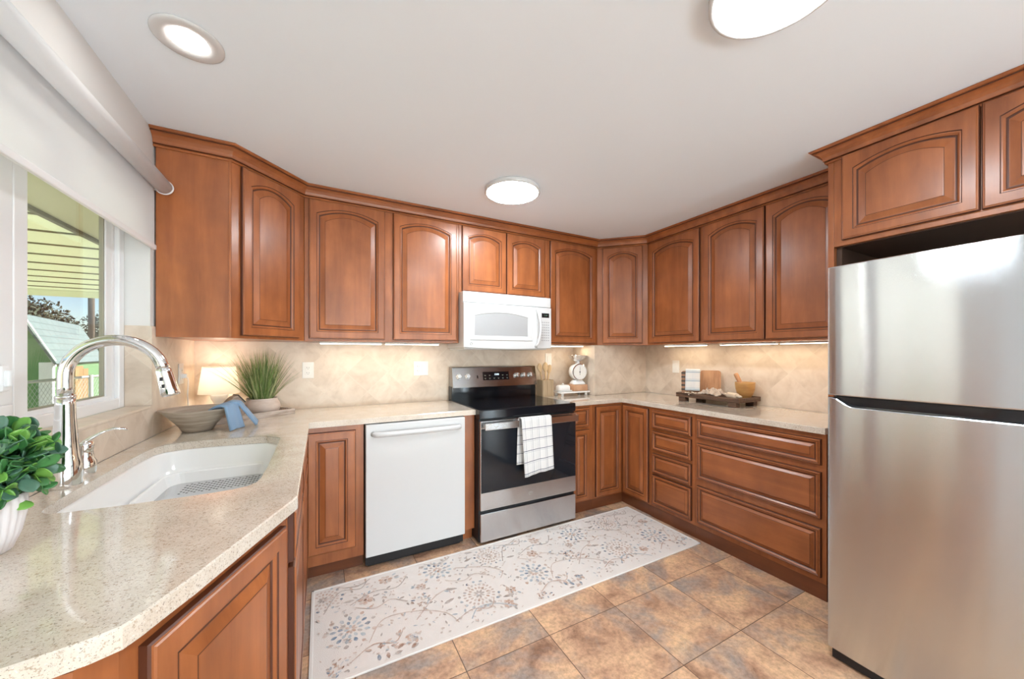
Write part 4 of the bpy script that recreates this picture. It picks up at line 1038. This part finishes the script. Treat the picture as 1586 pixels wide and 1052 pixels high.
def medal(cx, cy, s=1):
    for k in range(22): a = k*2*PI/22; petal(cx, cy, a, .062*s, .08*s, .006*s, RC)
    for k in range(16): a = k*2*PI/16; petal(cx, cy, a, .036*s, .056*s, .006*s, random.choice((RC, RP)))
    for k in range(8): petal(cx, cy, k*PI/4, .004*s, .03*s, .006*s, random.choice((RC, RT)))
    for k in range(17):
        a = k*2*PI/17
        if random.random() < .8: dot(cx+.097*s*math.cos(a), cy+.097*s*math.sin(a), .0085*s, random.choice((RL, RB, RL, RT)))
    for a in (2.3, 2.9, 5.6): petal(cx+.12*s*math.cos(a), cy+.12*s*math.sin(a), a+.6, 0, .06*s, .010*s, RT)
def flower(cx, cy, s=1, c=RP):
    for k in range(7): petal(cx, cy, k*2*PI/7+random.random()*.3, .008*s, .036*s, .010*s, random.choice((c, c, RC)))
    dot(cx, cy, .008*s, RD if c == RP else RT)
    for k in range(3): a = random.uniform(0, 2*PI); petal(cx, cy, a, .042*s, .07*s, .006*s, random.choice((RT, RL)))
def bouquet(cx, cy, s=1):
    for k in range(26):
        a = random.uniform(0, 2*PI); r = .075*s*math.sqrt(random.random()); petal(cx+r*math.cos(a), cy+r*math.sin(a), random.uniform(0, 2*PI), 0, .03*s, .007*s, random.choice((RP, RP, RC, RB, RL, RD, RT)))
def vine(P, mi=RC, w=.0028):
    Q = [Vector(p) for p in P]; C_ = []
    for i in range(len(Q)-1):
        p0, p1, p2, p3 = Q[max(i-1, 0)], Q[i], Q[i+1], Q[min(i+2, len(Q)-1)]
        for k in range(8):
            t_ = k/8; C_.append(.5*((2*p1)+(p2-p0)*t_+(2*p0-5*p1+4*p2-p3)*t_*t_+(3*p1-p0-3*p2+p3)*t_**3))
    for i in range(len(C_)-1):
        d = (C_[i+1]-C_[i]); n = Vector((-d.y, d.x)); n = n/(n.length+1e-9)*w
        poly([tuple(C_[i]-n), tuple(C_[i+1]-n), tuple(C_[i+1]+n), tuple(C_[i]+n)], mi)
    for i in range(5, len(C_)-3, 7):
        d = C_[i+1]-C_[i]; a = math.atan2(d.y, d.x)+random.choice((-1, 1))*.9; petal(C_[i].x, C_[i].y, a, .004, .034, .006, random.choice((RC, RT, RP, RL)))
for q in ((.832, -1.093), (1.324, -.827, .95), (1.822, -1.12), (2.299, -.863, .95), (2.80, -1.15)): dahlia(*q)
for q in ((1.462, -1.144, 1.1), (1.659, -.833, .95), (.72, -.808, .95), (2.459, -1.162, 1.1), (2.625, -.859, .95)): medal(*q)
for q in ((1.007, -1.282, 1.15), (1.988, -1.30, 1.15), (.77, -1.30, .6), (1.765, -1.325, .6), (2.93, -1.31, .8), (1.167, -1.056, .8), (2.128, -1.073, .8)): bouquet(*q)
for q in ((.915, -.911, 1.1), (1.035, -.785, 1.1), (2.011, -.812, 1.1), (1.916, -.944, 1.1), (2.901, -.957, 1.1), (1.628, -1.195, .9), (1.569, -1.286, .9), (2.60, -1.24, .9), (1.20, -.94, .8), (2.19, -.97, .8)): flower(*q)
for ox in (0, .99, 1.98):
    vine([(.90+ox, -1.22), (.98+ox, -1.10), (1.14+ox, -1.12), (1.26+ox, -1.20), (1.30+ox, -1.30)]); vine([(.84+ox, -.92), (.96+ox, -.86), (1.08+ox, -.88), (1.15+ox, -.80)], RT)
    vine([(1.42+ox, -.86), (1.52+ox, -.90), (1.60+ox, -.94), (1.66+ox, -1.02), (1.62+ox, -1.08)]); vine([(1.12+ox, -1.18), (1.24+ox, -1.06), (1.34+ox, -1.02)], RC); vine([(1.36+ox, -1.30), (1.42+ox, -1.24), (1.52+ox, -1.26), (1.60+ox, -1.33)], RL)
    vine([(.72+ox, -.93), (.80+ox, -.78), (.9+ox, -.80), (.94+ox, -.74)], RT)
for k in range(5):
    ox = RX0+.25+k*.47; vine([(ox-.1, -1.30+.02*(k % 2)), (ox, -1.24), (ox+.09, -1.27), (ox+.14, -1.20)], RP, .0022); vine([(ox-.05, -.95), (ox+.04, -1.0), (ox+.12, -.97), (ox+.2, -1.03)], RC, .0022); vine([(ox-.12, -.74), (ox-.03, -.77), (ox+.05, -.73)], RT, .002)
for k in range(760):
    x = random.uniform(RX0+.03, RX1-.03); y = random.uniform(RY0+.03, RY1-.03); petal(x, y, random.uniform(0, 6.3), 0, random.uniform(.01, .026), random.uniform(.002, .005), random.choice((RC, RC, RT, RL, RC)))
o = obj('runner_rug', b, ['rug', 'rug_e', 'rb', 'rl', 'rp', 'rt', 'rc', 'rd'], norm=False)
tag(o, 'long cream runner rug with faded blue and peach flowers on the kitchen floor', 'rug')

# ------------------------------------------------------------------ outside the kitchen window
GZ = -.30
M['lawn'] = two('dry_lawn', (.30, .28, .20, 1), (.46, .43, .33, 1), 3, .95)
M['patio'] = translucent('fibreglass_panel', (.76, .80, .62, 1), .55)
M['soffit'] = mat('olive_soffit', (.64, .67, .47, 1), .7)
M['seam'] = mat('panel_seam', (.16, .16, .10, 1), .7)
M['shedg'] = mat('shed_green', (.11, .23, .10, 1), .7)
M['shedw'] = mat('shed_trim', (.62, .66, .68, 1), .6)
def shingles():
    m = mat('pale_shingles', rough=.85); n = N(m); tc = n.n('TexCoord'); br = n.n('TexBrick'); mp = n.n('Mapping'); mp.inputs['Scale'].default_value = (1, 1, 1)
    n.l(tc.outputs['UV'], mp.inputs[0]); n.l(mp.outputs[0], br.inputs['Vector']); br.inputs['Scale'].default_value = 1; br.inputs['Brick Width'].default_value = .3; br.inputs['Row Height'].default_value = .13; br.inputs['Mortar Size'].default_value = .008
    br.inputs['Color1'].default_value = (.13, .18, .19, 1); br.inputs['Color2'].default_value = (.15, .205, .215, 1); br.inputs['Mortar'].default_value = (.085, .12, .13, 1); n.color(br.outputs[0]); return m
M['shing'] = shingles()
M['ply'] = mat('plywood', (.29, .165, .065, 1), .7)
M['galv'] = mat('galvanised', (.40, .42, .43, 1), .5, .3)
M['tree'] = two('dark_tree_leaf', (.02, .032, .016, 1), (.05, .068, .04, 1), 2, .8)
M['bark'] = mat('bark', (.10, .075, .055, 1), .9)
M['pale_bush'] = two('pale_bush_leaf', (.09, .10, .09, 1), (.19, .20, .18, 1), 6, .8)
b = B(); b.box((-60, -14, GZ-.2), (-.13, 70, GZ)); struct('ground', b, 'lawn', 'yard outside the window')
b = B(); b.box((-.13, -30, GZ-.2), (12, YS-.2, GZ)); struct('ground', b, 'lawn', 'yard behind the house')
t = thing('patio_cover', 'pale yellow-green patio cover over the window outside', 'patio cover', (0, 0, 2.35))
b = B(); b.box((-3.75, -6.5, 0), (-1.08, 5.8, .004)); obj('roof_panel', b, 'patio', t)
b = B()
y = -6.4
while y < 5.7:
    b.box((-3.75, y-.012, -.012), (-1.08, y+.012, 0)); y += .535
obj('panel_seam', b, 'seam', t)
b = B(); b.box((-1.07, -6.5, -.02), (-.14, 5.8, .05)); obj('soffit', b, 'soffit', t)
b = B(); b.box((-1.095, -6.5, -.05), (-1.06, 5.8, 0)); obj('ledger', b, 'seam', t)
b = B(); b.box((-3.8, 5.8, -.10), (-.25, 5.84, .1)); obj('end_beam', b, 'patio', t)
for y in (-6.4, 5.65):
    b = B(); b.box((-3.75, y, GZ-2.35), (-3.65, y+.1, 0)); obj('post', b, 'shedw', t)
M['reflector_w'] = mat('reflector_white', (.90, .90, .88, 1), .8)
t = thing('reflector_building', 'added white gabled block across the yard, out of view, to brighten window reflections', 'reflector', (-8, -2, GZ))  # added out of view: sunlit white faces brighten reflections of the window
b = B(); b.box((-5, -8, 0), (0, 8, 3.1)); obj('walls', b, 'reflector_w', t)
b = B(); b.loops([[(.25, y, 3.1), (-2.5, y, 4.1), (-5.25, y, 3.1)] for y in (-8.2, 8.2)]); obj('roof', b, 'seam', t)
# shed
A_ = Vector((-3.242, 5.941)); Bv = Vector((-3.878, 9.109)); sd = (Bv-A_); SLn = sd.length; sa_ = math.atan2(sd.y, sd.x)
t = thing('garden_shed', 'green garden shed with a pale blue gambrel roof beyond the fence', 'shed', (A_.x, A_.y, GZ), sa_)
EV, BK = 1.16-GZ, 1.95-GZ
prof = [(0, 0), (0, EV), (.33, BK-.02), (1.2, BK+.06), (2.07, BK-.02), (2.4, EV), (2.4, 0)]
b = B(); b.loops([[(x, y, z) for y, z in prof] for x in (.03, SLn-.03)]); obj('walls', b, 'shedg', t)
def roof(P0, P1):
    b = B()
    def fn(u, v): return (-.08+(SLn+.16)*u, P0[0]+(P1[0]-P0[0])*v, P0[1]+(P1[1]-P0[1])*v)
    ln = math.hypot(P1[0]-P0[0], P1[1]-P0[1]); b.grid(fn, 2, 2, lambda u, v: (u*SLn, v*ln))
    for f in b.bm.faces: f.smooth = False
    obj('roof_slope', b, 'shing', t, norm=False, solid=.03)
roof((-.06, EV-.03), (.33, BK)); roof((.33, BK), (1.2, BK+.09)); roof((1.2, BK+.09), (2.07, BK)); roof((2.07, BK), (2.46, EV-.03))
b = B()
for (y0, z0), (y1, z1) in (((-.05, EV-.07), (.30, BK-.04)), ((.30, BK-.04), (1.2, BK+.03))):
    b.loops([[(x, y0, z0), (x, y0, z0+.1), (x, y1, z1+.06), (x, y1, z1-.05)] for x in (-.05, .025)])
b.box((-.01, -.012, 0), (.12, .05, EV)); b.box((-.012, -.01, 0), (.028, .13, EV)); obj('trim_boards', b, 'shedw', t)
for x0, x1, zt, lab in ((.76, 1.26, 1.37, 'wider plywood sheet leaning on the green shed, on the left'), (1.28, 1.62, 1.31, 'narrower plywood sheet leaning on the green shed, on the right')):
    b = B(); b.box((x0, -.016, 0), (x1, 0, zt), .002)
    o = obj('plywood_sheet', b, 'ply', None, (A_.x, A_.y, GZ), (0, 0, sa_)); o.location = (A_.x+.1, A_.y-.0, GZ); tag(o, lab, 'plywood', 'plywood sheets against the shed')
# chain-link fence
FXx, FZt = -2.6, .945
t = thing('chain_link_fence', 'chain-link fence with a pale top rail in front of the shed', 'fence', (FXx, 3, GZ))
b = B(); b.tube([(0, 0, FZt-GZ), (0, 6, FZt-GZ-.03)], .021, 10); obj('top_rail', b, 'galv', t)
for y in (0, 2.4, 5.9): b = B(); b.cyl((0.03, y, 0), .025, FZt-GZ+.02, n=12); obj('post', b, 'galv', t)
b = B(); hh = FZt-GZ-.03; st = .085; k = -int(hh/st)
while k*st < 6:
    for sg in (1, -1):
        y0 = k*st; z0, z1 = (0, hh) if sg > 0 else (hh, 0)
        ya, za, yb, zb = y0, z0, y0+hh, z1
        if ya < 0: za += (zb-za)*(-ya)/hh; ya = 0
        if yb > 6: zb = za+(zb-za)*(6-ya)/(yb-ya); yb = 6
        if yb > ya: b.tube([(.001*sg, ya, za), (.001*sg, yb, zb)], .0022, 4, cap=False)
    k += 1
obj('wire_mesh', b, 'galv', t)
def tree(name, label, loc, hgt, rad, n, m='tree', ls=.22, seed=1, squash=1.0, cat='tree', grp=None):
    random.seed(seed); t = thing(name, label, cat, loc, 0, grp)
    b = B(); b.tube([(0, 0, 0), (.02*rad, 0, hgt*.35), (-.05*rad, .04*rad, hgt*.75)], [rad*.09, rad*.065, rad*.03], 8)
    for k in range(5): a = k*1.3; b.tube([(0, 0, hgt*.35), (rad*.5*math.cos(a), rad*.5*math.sin(a), hgt*.7)], [rad*.04, rad*.012], 6)
    obj('trunk', b, 'bark', t)
    b = B(); cl = [(Vector((random.uniform(-.6, .6)*rad, random.uniform(-.6, .6)*rad, hgt-rad*squash+random.uniform(-.6, .5)*rad*squash)), rad*random.uniform(.35, .55)) for _ in range(12)]
    for k in range(n):
        c, r = random.choice(cl); d = Vector((random.gauss(0, 1), random.gauss(0, 1), random.gauss(0, 1))).normalized(); p = c+d*r*random.uniform(.55, 1); p.z = max(p.z, .1)
        u = Vector((random.gauss(0, 1), random.gauss(0, 1), random.gauss(0, 1))).normalized(); v = u.cross(d+Vector((.01, .02, .03))).normalized(); s_ = ls*random.uniform(.6, 1.3)
        b._f([b.bm.verts.new(p-u*s_), b.bm.verts.new(p+v*s_*.5), b.bm.verts.new(p+u*s_), b.bm.verts.new(p-v*s_*.5)], 0, False)
    obj('crown', b, m, t, norm=False)
tree('tree', 'tall dark tree above the left of the shed roof', (-13.6, 25.0, GZ), 5.2, 2.3, 9000, ls=.11, seed=2)
tree('tree', 'dark tree behind the middle of the shed roof', (-14.9, 30.2, GZ), 4.9, 2.3, 8000, ls=.11, seed=3)
tree('tree', 'low distant tree right of the utility pole', (-15.0, 43.0, GZ), 5.2, 3.2, 8000, ls=.13, seed=4, squash=.7)
tree('tree', 'low distant tree left of the utility pole', (-17.5, 36.5, GZ), 4.4, 2.7, 8000, ls=.13, seed=6, squash=.7)
tree('shrub', 'pale shrub at the foot of the fence', (-2.95, 4.35, GZ), .98, .34, 900, 'pale_bush', .05, seed=9, cat='shrub')
t = thing('utility_pole', 'grey utility pole against the sky beyond the shed', 'pole', (-13.27, 32.7, GZ))
b = B(); b.cyl((0, 0, 0), .16, 9, n=14); obj('pole', b, 'bark', t)
b = B(); b.box((-1.1, -.06, 8.1), (1.1, .06, 8.25)); obj('crossarm', b, 'bark', t)
